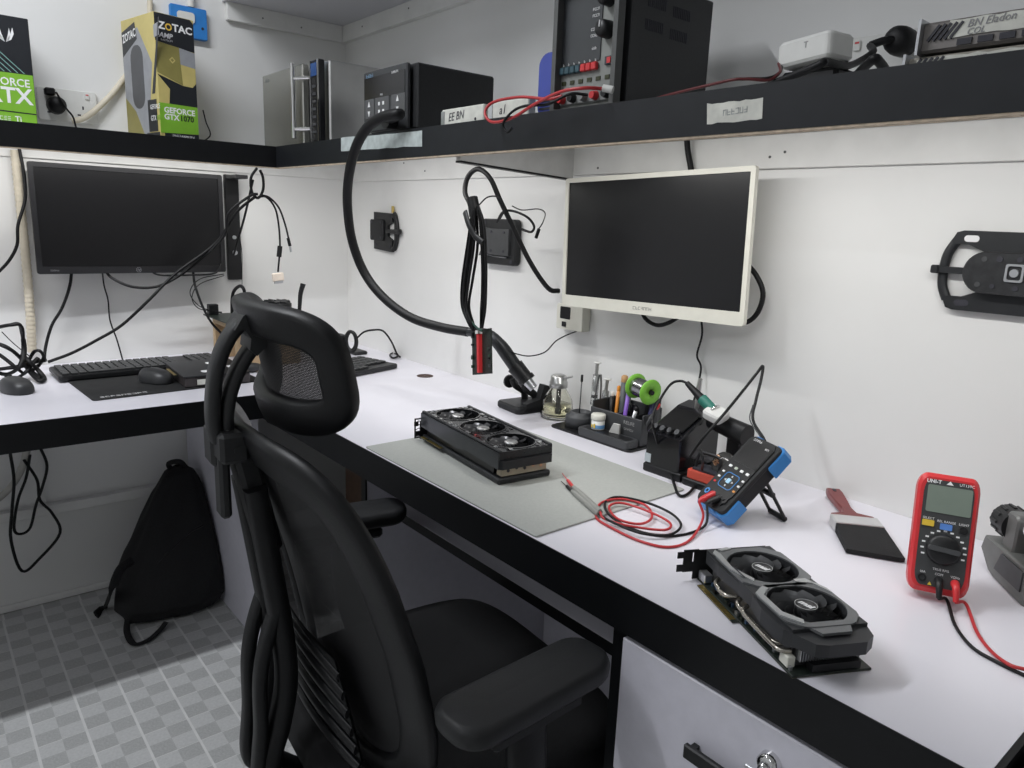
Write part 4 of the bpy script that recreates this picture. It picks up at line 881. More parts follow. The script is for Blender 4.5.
# --- red multimeter
wr = Vector((.90, .435, 0)).normalized(); nr = Vector((wr.y, -wr.x, 0)); tl = math.radians(20)
upr = Vector((0, 0, 1))*math.cos(tl) - nr*math.sin(tl); nr2 = wr.cross(upr)
MR = frame(Vector((2.169, -.297, D+.0125)), wr, z=nr2)
RM = thing('multimeter', 'red digital multimeter with dark face standing on the bench', 'multimeter', MR)
bw, bh, bt = .070, .157, .032
def hull(w0, w1, h):   # slightly waisted rounded case
    out = []
    for x, y in rrect(1, 1, .16, 6): 
        ww = w0+(w1-w0)*(y+.5) - .006*math.cos(math.pi*y); out.append((bw/2+x*ww, h/2+y*h))
    return out
MB().prism(hull(bw+.004, bw+.006, bh), -bt, .002, ch=.006).build('case', RED, RM)
fm = MB().prism([(bw/2+(x-bw/2)*.80, bh/2+(y-bh/2)*.89) for x, y in hull(bw+.004, bw+.006, bh)], -.004, .0034).build('face_plate', mat('face_charcoal', (.045, .047, .048), .45), RM)
MB().prism(rrect(.052, .036, .002, 2, bw/2+.001, bh-.034), .0034, .0042).build('display', LCD, RM)
text('brand_print', 'UNI-T', .0065, PRW, fm, T(.0165, bh-.0115, .0036), 1, .0001, bold=.0002); text('brand_print', 'UT139C', .005, PRW, fm, T(.0545, bh-.0115, .0036), 1, .0001)
MB().prism([(bw/2-.004, bh-.0135), (bw/2+.004, bh-.0135), (bw/2, bh-.0085)], .0034, .0038).build('emblem', PRW, fm)
MB().prism(rrect(.014, .008, .001, 2, .0150, .090), .0034, .0052).build('select_key', YEL, RM); MB().prism(rrect(.014, .008, .001, 2, .036, .088), .0034, .0052).build('range_key', mat('key_blue', (.10, .25, .65), .4), RM)
MB().cyl((.056, .087, .0034), (.056, .087, .005), .005, n=14).build('light_key', BP, RM)
for tx, x, y in (('SELECT', .015, .0962), ('REL RANGE', .036, .0945), ('LIGHT', .056, .0945), ('TRUE RMS', .036, .0315), ('10A', .0155, .0255), ('COM', .0345, .0255), ('VΩHz', .053, .0255)): text('label_print', tx, .0042, PRW, fm, T(x, y, .0036), 1, .0001)
dl = MB().lathe([(.001, .0115), (.0165, .0115), (.0195, .009), (.0205, .0034)], 28, T(bw/2+.001, .058, 0)).build('selector_dial', BP, RM)
MB().prism(rrect(.038, .0065, .003, 3, 0, 0), .0115, .0155, M=T(bw/2+.001, .058, 0) @ RZ(-4), ch=.001).build('dial_grip', DGRY, dl)
for k in range(13):
    a = math.radians(-20+220*k/12); MB().box((bw/2+.001+.0245*math.cos(a), .058+.0245*math.sin(a), .0037), (.004, .0022, .0005)).build('scale_mark', PRW, fm)
for k, mm_ in enumerate((BP, BP, RED)): MB().ring(circ(.0052, 18, .0155+.0190*k, .018), circ(.0028, 18, .0155+.0190*k, .018), .0034, .005).build('jack', mm_, fm)
MB().prism([(.0225, .010), (.0275, .010), (.025, .0145)], .0034, .0037).build('warning_mark', YEL, fm)
sd_ = MB().box((bw/2, .065, -bt-.004), (.045, .09, .003), T(0, .11, -bt) @ RX(-20) @ T(0, -.11, bt)).build('stand', BP, RM)
def meter_lead(label, material, xj, pts):
    t = thing('test_lead', label, 'test lead', I4); a_ = MR @ Vector((xj, .018, .004)); b_ = MR @ Vector((xj, .012, .016)); c_ = MR @ Vector((xj+.001, -.004, .019))
    MB().tube([a_, b_, c_], lambda q: .0055-.0022*q, 12).build('plug', RED if material is REDC else BP, t); MB().tube([c_]+pts, .0021, 8).build('wire', material, t)
meter_lead('black test lead plugged into the red multimeter', RUB, .0345, [PZ(947, 600, D+.008), PZ(955, 625, D+.003), PZ(972, 647, D+.0025), PZ(997, 662, D+.0025), PZ(1024, 675, D+.0025), PZ(1060, 690, D+.0025)])
meter_lead('red test lead plugged into the red multimeter', REDC, .0535, [PZ(966, 604, D+.008), PZ(977, 632, D+.003), PZ(992, 652, D+.0025), PZ(1010, 665, D+.007), PZ(1030, 671, D+.007), PZ(1060, 684, D+.007)])
# --- vise
VS = thing('vise', 'grey cast metal bench vise beside the red multimeter', 'vise', frame(Vector((2.190, -.098, D)), (.075, -.085, 0)))
YZ = Matrix(((1, 0, 0, 0), (0, 0, -1, 0), (0, 1, 0, 0), (0, 0, 0, 1)))
MB().prism([(0, .028), (.006, .048), (.062, .050), (.13, .05), (.13, 0), (.045, 0), (.03, .004)], -.11, .002, M=YZ, ch=.003).build('base', VISE, VS)
MB().prism([(.05, .016), (.12, .016), (.12, .044), (.062, .044)], .002, .004, M=YZ).build('base_recess', DGRY, VS)
MB().prism(rrect(.03, .06, .008, 4, .055, .072), -.08, -.005, M=YZ, ch=.003).build('jaw', VISE, VS)
MB().cyl((.045, .02, .078), (.012, .02, .078), .022, n=24).build('knob', BP, VS)
kn_ = [obj('knob_rib', MB().box((.028, .0, .0225), (.03, .004, .002)).mesh('knob_rib', BP) if k == 0 else kn_me, VS, T(0, .02, .078) @ RX(30*k)) if False else None for k in range(0)]
rib = MB().box((.022, 0, .0222), (.018, .005, .003), bev=.001).mesh('knob_rib', BP)
for k in range(12): obj('knob_rib', rib, VS, T(0, .02, .078) @ RX(30*k))
MB().cyl((.065, .02, .085), (.15, .02, .085), .008, n=16).build('screw_shaft', CHROME, VS); MB().ball((.082, .02, .088), .013).build('screw_ball', CHROME, VS)
MB().prism(rrect(.06, .05, .006, 3, .10, .085), -.07, -.02, M=YZ, ch=.003).build('jaw', VISE, VS)
# ================================================================ MONITORS AND WALL MOUNTS
def monitor(label, M, w, h, bez, chin, t, shell, frame_mat, logo, logo_mat, arm):
    m_ = thing('monitor', label, 'monitor', M)      # local: x width, y up, z towards viewer; origin at centre of the screen face
    MB().prism(rrect(w*.90, h*.86, .006, 3), -t, -.0055, ch=.004).build('back_shell', shell, m_)
    iw, ih = w-2*bez, h-bez-chin; cy = (chin-bez)/2
    MB().ring(rrect(w, h, .006, 3), rrect(iw, ih, .002, 3, 0, cy), -.006, .004).build('bezel', frame_mat, m_)
    MB().prism(rrect(iw+.002, ih+.002, .002, 2, 0, cy), -.004, .001).build('screen', SCRN, m_)
    if logo: text('logo_print', logo, chin*.38, logo_mat, m_, T(0, -h/2+chin*.5, .0042), 1.2, .0001)
    a_ = MB().box((0, 0, -t-.006), (.12, .12, .012), bev=.002)
    if arm > .02: a_.box((0, 0, -t-.006-arm/2), (.05, .09, arm), bev=.002)
    a_.build('wall_arm', BP, m_)
    return m_
# white monitor: screen face corners read from the photo at 9 cm off the wall
A_ = PY(567, 179, -.085); B_ = PY(757, 165, -.085); C2 = PY(745, 327, -.085); D2 = PY(563, 305, -.085)
ctr = (A_+B_+C2+D2)/4; xdir = ((B_-A_)+(C2-D2)); wm = xdir.length/2; hm = ((A_-D2).length+(B_-C2).length)/2; ydir = (A_-D2)+(B_-C2)
mm_ = frame(ctr, xdir, z=xdir.cross(ydir))
WM = monitor('cream white framed monitor mounted on the wall above the soldering tools', mm_, wm, hm, .010, .026, .030, CREAM, CREAM, '~abcdefg', mat('print_dim', (.25, .25, .24), .5), .026)
A_ = PX(25, 163, .075); B_ = PX(222, 176, .055); C2 = PX(224, 271, .055); D2 = PX(40, 272, .075)
ctr = (A_+B_+C2+D2)/4; xdir = ((B_-A_)+(C2-D2)); wl = .525; hl = .305; ydir = (A_-D2)+(B_-C2)
HM = monitor('black monitor mounted on the left wall above the keyboard', frame(ctr, xdir, z=xdir.cross(ydir)), wl, hl, .013, .020, .035, BPM, mat('bezel_black', (.016, .016, .018), .35), None, PRW, .004)
MB().ring(circ(.0075, 24, 0, -hl/2+.010), circ(.0066, 24, 0, -hl/2+.010), .004, .0044).build('logo_ring', ALU, HM); text('logo_print', 'hp', .010, ALU, HM, T(0, -hl/2+.0105, .0042), 1, .0001, shear=.3)
text('model_print', '~abcdef', .006, ALU, HM, T(-.22, -hl/2+.010, .0042), 1, .0001)
# --- three wall brackets
def hole(parent, pts, m_=INK):
    for x, y, r in pts: MB().cyl((x, y, .0), (x, y, .0012), r, n=12).build('bolt_hole', m_, parent)
v1 = PY(387, 231, -.001); V = thing('wall_mount', 'small black monitor wall bracket with open arc and tab', 'wall bracket', frame(v1+Vector((.0, 0, 0)), (1, 0, 0), z=(0, -1, 0)))
MB().prism([(-.072, -.062), (.050, -.068), (.050, -.030), (.02, -.018), (.02, .018), (.050, .03), (.050, .058), (-.072, .062)], 0, .010).build('plate', BP, V)
cv = MB().prism(rrect(.088, .07, .006, 3, -.045, .002), .0101, .016, ch=.002).build('cover', BPM, V); hole(cv, [(-.075+.06*i, -.022+.05*j, .004) for i in (0, 1) for j in (0, 1)])
for o_ in cv.children: o_.location.z = .016
ho = hole(V, [(-.056, .048, .005), (-.056, -.048, .005), (.036, .046, .004), (.036, -.05, .005)])
for o_ in V.children:
    if o_.name.startswith('bolt_hole'): o_.location.z = .010
MB().ring([(.05+.030*math.cos(a), .066*math.sin(a)) for a in [math.radians(-75+150*i/15) for i in range(16)]]+[(.05+.015*math.cos(a), .066*math.sin(a)) for a in [math.radians(75-150*i/15) for i in range(16)]],
          [(.05+.029*math.cos(a), .065*math.sin(a)) for a in [math.radians(-75+150*i/15) for i in range(16)]]+[(.05+.016*math.cos(a), .065*math.sin(a)) for a in [math.radians(75-150*i/15) for i in range(16)]], 0, .01).tube([(.05, -.06, .006), (.066, -.045, .006), (.077, 0, .006), (.066, .045, .006), (.05, .052, .006)], .009, 8, b=.006, N=(0, 0, 1)).build('arc', BP, V)
MB().box((.055, 0, .009), (.085, .014, .01), bev=.002).box((.098, 0, .012), (.016, .018, .014), bev=.002).build('latch', BP, V)
MB().cyl((.052, .06, .008), (.052, .082, .008), .005, n=10).build('brass_pin', GOLD, V)
v2 = PY(504, 242, -.001); V = thing('wall_mount', 'square grey-black wall bracket behind the hanging cables', 'wall bracket', frame(v2, (1, 0, 0), z=(0, -1, 0)))
MB().prism(rrect(.150, .122, .012, 4), 0, .022, ch=.004).build('plate', BPM, V)
cv = MB().prism([(-.075, -.04), (-.03, -.035), (.055, -.035), (.055, .035), (-.03, .035), (-.075, .04), (-.062, .02), (-.058, 0), (-.062, -.02)], .0221, .030).build('cover', DGRY, V)
hole(V, [(-.06, .05, .006), (.06, .05, .006), (-.06, -.05, .006), (.06, -.05, .006)]); hole(cv, [(-.02+.055*i, -.024+.05*j, .004) for i in (0, 1) for j in (0, 1)])
for o_ in V.children:
    if o_.name.startswith('bolt_hole'): o_.location.z = .022
for o_ in cv.children: o_.location.z = .030
MB().tube([(-.062, .042, .0225), (-.05, .02, .0225), (-.048, -.01, .0225), (-.055, -.03, .0225), (-.03, -.038, .0225), (.04, -.04, .0225)], .0018, 6).build('rim', ALU, V)
v3 = PY(1000, 273, -.001); V = thing('wall_mount', 'large worn black monitor wall bracket at the end of the wall', 'wall bracket', frame(v3, (1, 0, 0), z=(0, -1, 0)))
Lx = -.070
for sg in (1, -1):
    MB().prism([(Lx, sg*.045), (Lx+.006, sg*.058), (Lx+.016, sg*.061), (.16, sg*.060), (.16, sg*.022), (.0, sg*.022), (-.022, sg*.030), (-.045, sg*.040), (Lx+.004, sg*.040)][::sg], 0, .012).build('plate', CHAR, V)
    MB().prism(rrect(.021, .010, .0049, 5, Lx+.028, sg*.049), .012, .0126).build('slot', PRW if sg > 0 else INK, V)
cvo = [(-.012+.030*math.cos(a), .031*math.sin(a)) for a in [math.radians(90+180*i/14) for i in range(15)]]+[(.16, -.031), (.16, .031)]
cv = MB().prism(cvo, .0121, .030, ch=.002).build('cover', mat('worn_black', (.03, .031, .033), .4, .3, var=.25, scale=90), V)
for x, y, r in ((-.014, .020, .004), (.006, .021, .0045), (-.018, -.018, .004), (.002, -.019, .0035), (.032, .022, .004), (.032, -.02, .004)):
    MB().cyl((x, y, .03), (x, y, .0312), r, n=12).build('bolt', DGRY if x < 0 else INK, cv)
MB().ring(rrect(.024, .026, .003, 3, .028, .002), rrect(.018, .020, .003, 3, .028, .002), .0301, .033).cyl((.028, .002, .030), (.028, .002, .034), .006, n=12).build('square_nut', ALU, cv)
MB().tube([(Lx+.006, .046, .006), (Lx-.004, .025, .006), (Lx-.007, 0, .006), (Lx-.005, -.025, .006), (Lx+.004, -.046, .006)], .0075, 8, b=.005, N=(0, 0, 1)).build('arc', CHAR, V)
MB().box((Lx+.008, 0, .014), (.045, .010, .006), bev=.001).box((Lx-.016, 0, .015), (.012, .013, .010), bev=.002).build('latch', CHAR, V)
# --- black bracket arm beside left monitor
kb = thing('bracket_arm', 'black metal bracket arm hanging beside the left monitor', 'bracket', T(.0005, -.42, 1.16))
MB().box((.008, 0, 0), (.016, .045, .34), bev=.002).build('plate', BP, kb); MB().box((.06, 0, .162), (.10, .04, .012), bev=.002).build('shelf_arm', BP, kb); MB().cyl((.016, 0, -.08), (.022, 0, -.08), .008, n=12).build('bolt', ALU, kb); MB().cyl((.016, .0, -.03), (.022, .0, -.03), .006, n=12).build('bolt', ALU, kb)
# --- small white timer on the wall
tq = PY(568, 317, -.001); TM = thing('timer_display', 'small white display module on the wall under the white monitor', 'display', frame(Vector((1.222, -.0005, .992)), (1, 0, 0), z=(0, -1, 0)))
MB().prism(rrect(.092, .062, .004, 3), 0, .028, ch=.002).build('case', CREAM, TM); MB().prism(rrect(.036, .030, .002, 2, -.014, .010), .0281, .0286).build('screen', SCRN, TM); MB().prism(rrect(.014, .012, .001, 2, -.016, -.018), .0281, .030).build('button', BP, TM)
tmx = frame(Vector((1.222, -.0005, .992)), (1, 0, 0), z=(0, -1, 0))
cable('sensor_wire', 'thin black wire from the small display to the hose', [tmx @ Vector((.02, -.031, .014)), PY(567, 335, -.03), PY(556, 341, -.06), PY(545, 352, -.10), PY(530, 356, -.15), PY(517, 354, -.170), PY(509, 351, -.184)], .0016)
# ================================================================ HANGING CABLES AT THE BENCH
ti = Vector((0, 0, 0))
hk = [PY(559, 291, -.02), PY(548, 288, -.05), PY(530, 262, -.09), PY(512, 225, -.13), PY(500, 200, -.16), PY(490, 178, -.18), PY(478, 169, -.19), PY(468, 177, -.195), PY(465, 192, -.20), PY(470, 204, -.205)]
cable('thick_cable', 'thick black cable looping up to the shelf beside the white monitor', hk, .0062)
RB_ = thing('riser_bundle', 'hanging bundle of black cables with a small red and black slot board', 'cable bundle', I4)
yb = -.30
MB().tube([PY(472, 198, yb), PY(474, 208, yb), PY(475, 216, yb)], .013, 10).build('tie_wrap', RUB, RB_)
rnd = random.Random(11)
for k in range(11):
    o_ = rnd.uniform(-6, 6); z_ = rnd.uniform(-.012, .012)
    MB().tube([PY(474+o_*.4, 210, yb+z_), PY(472+o_, 245, yb+z_), PY(467+o_, 280, yb+z_), PY(465+o_*.7, 305, yb+z_), PY(470+o_*.5, 322, yb+z_), PY(474+o_*.4, 330, yb)], rnd.choice((.0018, .0026, .0034)), 6).build('wire', RUB, RB_)
for k in range(7):
    o_ = rnd.uniform(-4, 4); z_ = rnd.uniform(-.008, .008)
    MB().tube([PY(478+o_*.3, 205, yb+z_), PY(483+o_, 225, yb+z_), PY(485+o_, 260, yb+z_), PY(485+o_, 290, yb+z_), PY(484+o_, 310, yb+z_), PY(482+o_*.5, 328, yb)], rnd.choice((.0016, .0022)), 6).build('wire', RUB, RB_)
MB().tube([PY(465, 212, yb-.01), PY(469, 225, yb-.015), PY(475, 236, yb-.012), PY(483, 243, yb-.01)], .008, 8, b=.004, N=(0, 1, 0)).build('connector', BP, RB_)
MB().tube([PY(470, 320, yb), PY(476, 327, yb-.004), PY(482, 331, yb)], .0028, 6).build('green_wire', mat('dark_green', (.01, .06, .04), .5), RB_)
bd = [PY(469, 331, yb), PY(488, 328, yb), PY(491, 374, yb), PY(473, 375, yb)]
bxd = (bd[1]-bd[0]).normalized(); bM = frame(bd[3], bxd, z=(0, -1, .12)); bwid = (bd[1]-bd[0]).length; bht = (bd[0]-bd[3]).length
MB().box((bwid/2, bht/2, 0), (bwid, bht, .003), bM).build('slot_board', PCB, RB_)
for k in range(12): MB().box((rnd.choice((.006, bwid-.006))+rnd.uniform(-.003, .003), rnd.uniform(.006, bht-.006), .003), (.005, rnd.uniform(.004, .009), .005), bM).build('board_chip', rnd.choice((PCBG, BP, DGRY)), RB_)
MB().box((bwid/2-.001, bht/2-.002, .006), (.0075, bht-.010, .012), bM, bev=.001).build('red_slot', RED, RB_); MB().box((bwid/2-.001, bht-.006, .007), (.010, .008, .014), bM).build('slot_latch', WPL, RB_)
cable('sensor_wire', 'thin black wire ending in a small plug beside the square bracket', [PY(478, 206, -.21), PY(488, 197, -.20), PY(500, 198, -.19), PY(504, 210, -.18), PY(500, 219, -.17)], .0018)
sw_ = thing('loose_plug_wire', 'thin wire with tiny black plug hanging by the thick cable', 'cable', I4)
MB().tube([PY(512, 206, -.15), PY(522, 210, -.14), PY(538, 209, -.13), PY(545, 213, -.13), PY(543, 222, -.13), PY(538, 230, -.13)], .0014, 6).build('wire', RUB, sw_); MB().tube([PY(539, 229, -.13), PY(536, 238, -.13)], .004, 8, smooth=0).build('plug', RUB, sw_)
cable('plug_lead', 'short looped black lead with plug in front of the square bracket', [PY(497, 222, -.12), PY(503, 212, -.13), PY(513, 211, -.14), PY(527, 217, -.13), PY(534, 226, -.12), PY(531, 232, -.12), PY(521, 229, -.12)], .003)
cable('monitor_cable', 'black cable dropping from the shelf behind the white monitor', [PY(687, 140, -.03), PY(688, 152, -.025), PY(691, 170, -.02), PY(692, 190, -.012)], .006)
cable('monitor_cable', 'black cable bulging from the right side of the white monitor', [PY(745, 262, -.03), PY(756, 275, -.03), PY(763, 293, -.03), PY(758, 312, -.03), PY(747, 322, -.03), PY(735, 320, -.03)], .005)
cable('monitor_cable', 'black cable sagging below the bottom edge of the white monitor', [PY(640, 305, -.03), PY(645, 318, -.03), PY(656, 325, -.03), PY(668, 323, -.03), PY(682, 315, -.03)], .0045)
cable('monitor_cable', 'thin black cable hanging from white monitor down to soldering station', [PY(701, 316, -.02), PY(702, 335, -.012), PY(697, 355, -.012), PY(701, 367, -.012), PY(698, 385, -.02), PY(694, 400, -.03), PY(691, 412, -.05)], .0022)
# ================================================================ TOOL CLUSTER
BT = thing('dispenser_bottle', 'glass solvent bottle with steel pump cap', 'bottle', T(1.243, -.072, D) @ Matrix.Scale(1.12, 4))
MB().lathe([(.001, .002), (.036, .002), (.037, .008), (.032, .040), (.020, .062), (.015, .068), (.015, .074), (.0135, .074), (.0135, .067), (.019, .06), (.030, .039), (.0345, .009), (.033, .005), (.001, .005)], 28).build('bottle_glass', GLAS, BT)
MB().lathe([(.001, .006), (.032, .006), (.033, .010), (.030, .030), (.001, .030)], 24).build('liquid', mat('amber_liquid', (.85, .82, .62), .05, trans=1), BT)
MB().lathe([(.001, .096), (.012, .096), (.018, .092), (.018, .082), (.020, .080), (.020, .068), (.015, .066)], 24).build('pump_cap', STEEL, BT)
MB().cyl((.015, 0, .090), (.038, .004, .098), .003, .0022, n=8).build('spout', STEEL, BT); MB().cyl((.002, 0, .008), (.002, 0, .07), .005, n=8).build('dip_tube', DGRY, BT)
OG = thing('tool_organizer', 'dark grey desktop tool organizer with open compartments', 'organizer', T(1.298, -.150, D) @ RZ(1))
MB().prism(rrect(.245, .118, .012, 4, .1225, .062), 0, .005, ch=.001).build('base_plate', BP, OG)
ogm = mat('organizer_grey', (.045, .047, .05), .5, var=.05)
MB().prism(rrect(.150, .040, .010, 4, .165, .022), .0051, .022, ch=.002).build('front_tray', ogm, OG); MB().prism(rrect(.132, .024, .006, 3, .165, .022), .0221, .0226).build('tray_recess', BP, OG)
wl_ = MB()
for c, d in (((.165, .046, .035), (.150, .004, .058)), ((.165, .108, .045), (.150, .004, .078)), ((.092, .077, .042), (.004, .064, .072)), ((.238, .077, .040), (.004, .064, .068)), ((.165, .077, .035), (.004, .058, .058)), ((.201, .077, .035), (.004, .058, .058))): wl_.box(c, d, bev=.001)
for k, nm in enumerate(range(1)): pass
bdy = MB().box((.165, .046, .035), (.150, .004, .058), bev=.001).build('front_wall', ogm, OG); MB().box((.165, .108, .045), (.150, .004, .078), bev=.001).build('back_wall', ogm, OG)
for x, h2 in ((.092, .072), (.238, .068), (.165, .058), (.201, .058)): MB().box((x, .077, .006+h2/2), (.004, .058, h2), bev=.001).build('divider', ogm, OG)
text('brand_print', 'RELIFE', .011, mat('print_soft', (.35, .35, .35), .5), OG, T(.205, .0435, .050) @ RX(90), 1, .0002); text('brand_print', '~abcdef', .007, MATS['print_soft'], OG, T(.205, .0435, .036) @ RX(90), 1, .0002)
MB().lathe([(.001, .0052), (.036, .0052), (.036, .030), (.034, .033), (.026, .036), (.026, .040), (.020, .042), (.020, .034), (.001, .034)], 28).build('round_cup', ogm, OG, T(.050, .055, 0))
ogM = T(1.298, -.150, D) @ RZ(1)
def in_org(name, label, cat, x, y, z0, tilt_px, L, parts):
    """tool standing in the organizer: foot at (x,y,z0), leaning so that its top is at tilt offset"""
    f_ = ogM @ Vector((x, y, z0)); d = Vector(tilt_px).normalized(); t = thing(name, label, cat, frame(f_, d.orthogonal(), z=d)); 
    for nm, prof, mt_ in parts: MB().lathe(prof, 14).build(nm, mt_, t)
    return t
SYR = mat('syringe_clear', (.85, .87, .86), .15, trans=.85)
for k, (x, y, tl_) in enumerate(((.060, .085, (.02, .02, 1)), (.080, .095, (.06, .03, 1)))):
    in_org('syringe', ('clear syringe leaning beside the round cup', 'clear syringe behind the tweezers in the organizer')[k], 'syringe', x, y, .0425 if k == 0 else .007, tl_, .1, [('barrel', [(.001, 0), (.003, 0), (.003, .012), (.008, .014), (.008, .085), (.001, .085)], SYR), ('plunger', [(.0012, .045), (.004, .045), (.004, .112), (.009, .112), (.009, .115), (.001, .115)], WPL), ('seal', [(.001, .03), (.0072, .03), (.0072, .037), (.001, .037)], BP)])
in_org('brush_pick', 'thin black cleaning pick standing in the round cup', 'tool', .045, .055, .0345, (0, .02, 1), .1, [('shaft', [(.001, 0), (.0014, 0), (.0014, .075), (.001, .075)], DGRY), ('tip', [(.0014, .075), (.003, .077), (.003, .092), (.001, .093)], BP)])
tz = thing('tweezers', 'grey steel tweezers leaning in the organizer', 'tweezers', frame(ogM @ Vector((.078, .075, .007)), (.1, -.05, 1), z=(.35, -.9, 0)))
for s_ in (-1, 1): MB().tube([(.002, .001*s_, 0), (.05, .006*s_, 0), (.10, .005*s_, 0), (.128, .0015*s_, 0)], lambda q: .0025+.004*q, 8, b=.0012, N=(0, 1, 0)).build('arm', mat('steel_grey', (.20, .20, .20), .35, .7), tz)
for i, (nm, lb, ct, x, y, tl_, r, L_, mt_, top_) in enumerate((
    ('precision_knife', 'orange-topped grey handled knife standing in the organizer', 'knife', .138, .098, (.0, .0, 1), .0075, .132, mat('handle_slate', (.075, .085, .09), .5), mat('amber_top', (.50, .28, .12), .5)),
    ('screwdriver', 'slim orange screwdriver standing behind the small white jar', 'screwdriver', .118, .098, (.05, 0, 1), .004, .105, ORNG, ORNG),
    ('marker', 'short black and white marker in the organizer back row', 'pen', .104, .098, (.0, .0, 1), .0055, .088, BP, WPL),
    ('hobby_tool', 'blue-topped slate handled tool in the organizer', 'tool', .150, .098, (.03, 0, 1), .0065, .125, mat('handle_slate', (.075, .085, .09), .5), mat('blue_top', (.05, .12, .25), .5)),
    ('brush_pen', 'purple plastic stick standing in front of the solder spool', 'tool', .172, .062, (.08, .02, 1), .0045, .112, PURP, PURP),
    ('pen', 'navy pen leaning in the right organizer compartment', 'pen', .218, .09, (.12, .0, 1), .0055, .115, mat('navy', (.03, .03, .12), .4), mat('blue_top', (.05, .12, .25), .5)),
    ('pen', 'black pen leaning in the right organizer compartment', 'pen', .224, .070, (.42, -.08, 1), .0045, .108, BP, BP),
    ('screwdriver', 'red tipped grey screwdriver leaning out of the organizer', 'screwdriver', .212, .062, (.62, -.06, 1), .0035, .118, DGRY, RED),
    ('spudger', 'dark flat spudger standing at the organizer end', 'tool', .230, .098, (.06, 0, 1), .0075, .098, DGRY, DGRY),
    ('pen', 'silver pen leaning in the middle organizer compartment', 'pen', .186, .062, (.34, -.06, 1), .004, .085, ALU, BP))):
    in_org(nm, lb, ct, x, y, .007, tl_, L_, [('handle', [(.001, 0), (r*.8, 0), (r, .01), (r, L_*.88), (.001, L_*.88)], mt_), ('cap', [(r, L_*.88), (r*1.05, L_*.89), (r, L_*.98), (r*.5, L_), (.001, L_)], top_)])
sc = thing('scissors', 'black handled scissors in the middle organizer compartment', 'scissors', frame(ogM @ Vector((.183, .080, .045)), (1, 0, .1), z=(0, -1, 0)))
for s_ in (-1, 1): MB().tube([(.010*s_+.009*math.cos(a), .022+.016*math.sin(a), .002*s_) for a in [2*math.pi*i/12 for i in range(12)]], .003, 8, closed=True, smooth=3).build('finger_loop', BP, sc)
MB().tube([(0, .008, 0), (.001, -.036, 0)], .004, 6, smooth=0).build('blade', STEEL, sc)
spx = ogM @ Vector((.178, .104, .134))
SPL = thing('solder_spool', 'spool of solder wire with bright green flanges', 'spool', frame(PY(643, 389, -.075), (1, -.22, -.05)))
for s_ in (-1, 1): MB().lathe([(.006, -.002), (.027, -.002), (.028, 0), (.027, .002), (.006, .002), (.006, -.002)], 28, T(.026*s_, 0, 0) @ RY(90)).build('flange', GRN, SPL)
MB().lathe([(.006, -.024), (.019, -.024)] + [(.019+.0012*(i % 2), -.024+.048*i/24) for i in range(25)] + [(.019, .024), (.006, .024)], 24, RY(90)).build('wire_winding', mat('solder_silver', (.36, .36, .38), .2, .95), SPL)
MB().box((0, .016, -.038), (.008, .006, .10), bev=.002).build('spool_holder', BP, SPL); MB().cyl((-.034, 0, 0), (.034, 0, 0), .005, n=10).build('axle', BP, SPL)
JR = thing('paste_jar', 'small white jar with blue and yellow label on the organizer', 'jar', T(*(ogM @ Vector((.130, .028, .0228)))[:]))
MB().lathe([(.001, 0), (.0145, 0), (.015, .002), (.015, .022), (.001, .022)], 24).build('jar_body', WPL, JR); MB().lathe([(.0160, .022), (.0165, .023), (.0165, .032), (.015, .034), (.001, .034)], 24).build('jar_lid', CREAM, JR)
MB().lathe([(.0152, .003), (.0152, .011)], 24).build('label_band', mat('label_blue', (.15, .35, .65), .5), JR); MB().box((.003, -.0152, .009), (.005, .001, .009)).box((-.004, -.0149, .008), (.004, .001, .007)).build('label_print', YEL, JR)
CL = thing('clear_block', 'small frosted block lying on the organizer front tray', 'block', T(*(ogM @ Vector((.176, .033, .0228)))[:]) @ RZ(12)); MB().prism([(-.014, 0), (.012, 0), (.012, .022), (-.004, .022)], -.003, .003, M=RX(90), ch=.0008).build('block', mat('frosted', (.5, .5, .48), .6), CL)
# --- soldering station
SS = thing('soldering_station', 'black soldering station with iron holder and red sponge tray', 'soldering station', frame(Vector((1.630, -.200, D)), (.975, .02, 0)) @ Matrix.Diagonal((1, 1, 1.22, 1)))
MB().prism([(0, 0), (.088, 0), (.088, .13), (0, .13)], 0, .014, ch=.002).build('base', BP, SS)
MB().prism([(0, .014), (.125, .014), (.125, .105), (.09, .10), (.0, .066)], .002, .082, M=Matrix(((0, 0, 1, 0), (1, 0, 0, 0), (0, 1, 0, 0), (0, 0, 0, 1))), ch=.003).build('body', BPG, SS)
MB().box((.042, .045, .0865), (.062, .06, .003), T(.042, .045, .0855) @ RX(21.5) @ T(-.042, -.045, -.0855), bev=.001).build('display_panel', SCRN, SS)
for k in range(4): MB().cyl((.016+.017*k, .010, .0725), (.016+.017*k, .006, .077), .0055, n=12).build('button', CHAR, SS)
MB().box((.010, -.0006, .024), (.014, .0012, .014)).build('sticker', mat('sticker_pale', (.5, .55, .58), .5), SS)
MB().tube([(.045, .095, .100), (.050, .090, .14), (.052, .088, .150)], .0045, 8).build('cable_post', STEEL, SS)
i0_ = PY(715, 412, -.152); ssI = (frame(Vector((1.630, -.200, D)), (.975, .02, 0)) @ Matrix.Diagonal((1, 1, 1.22, 1))).inverted()
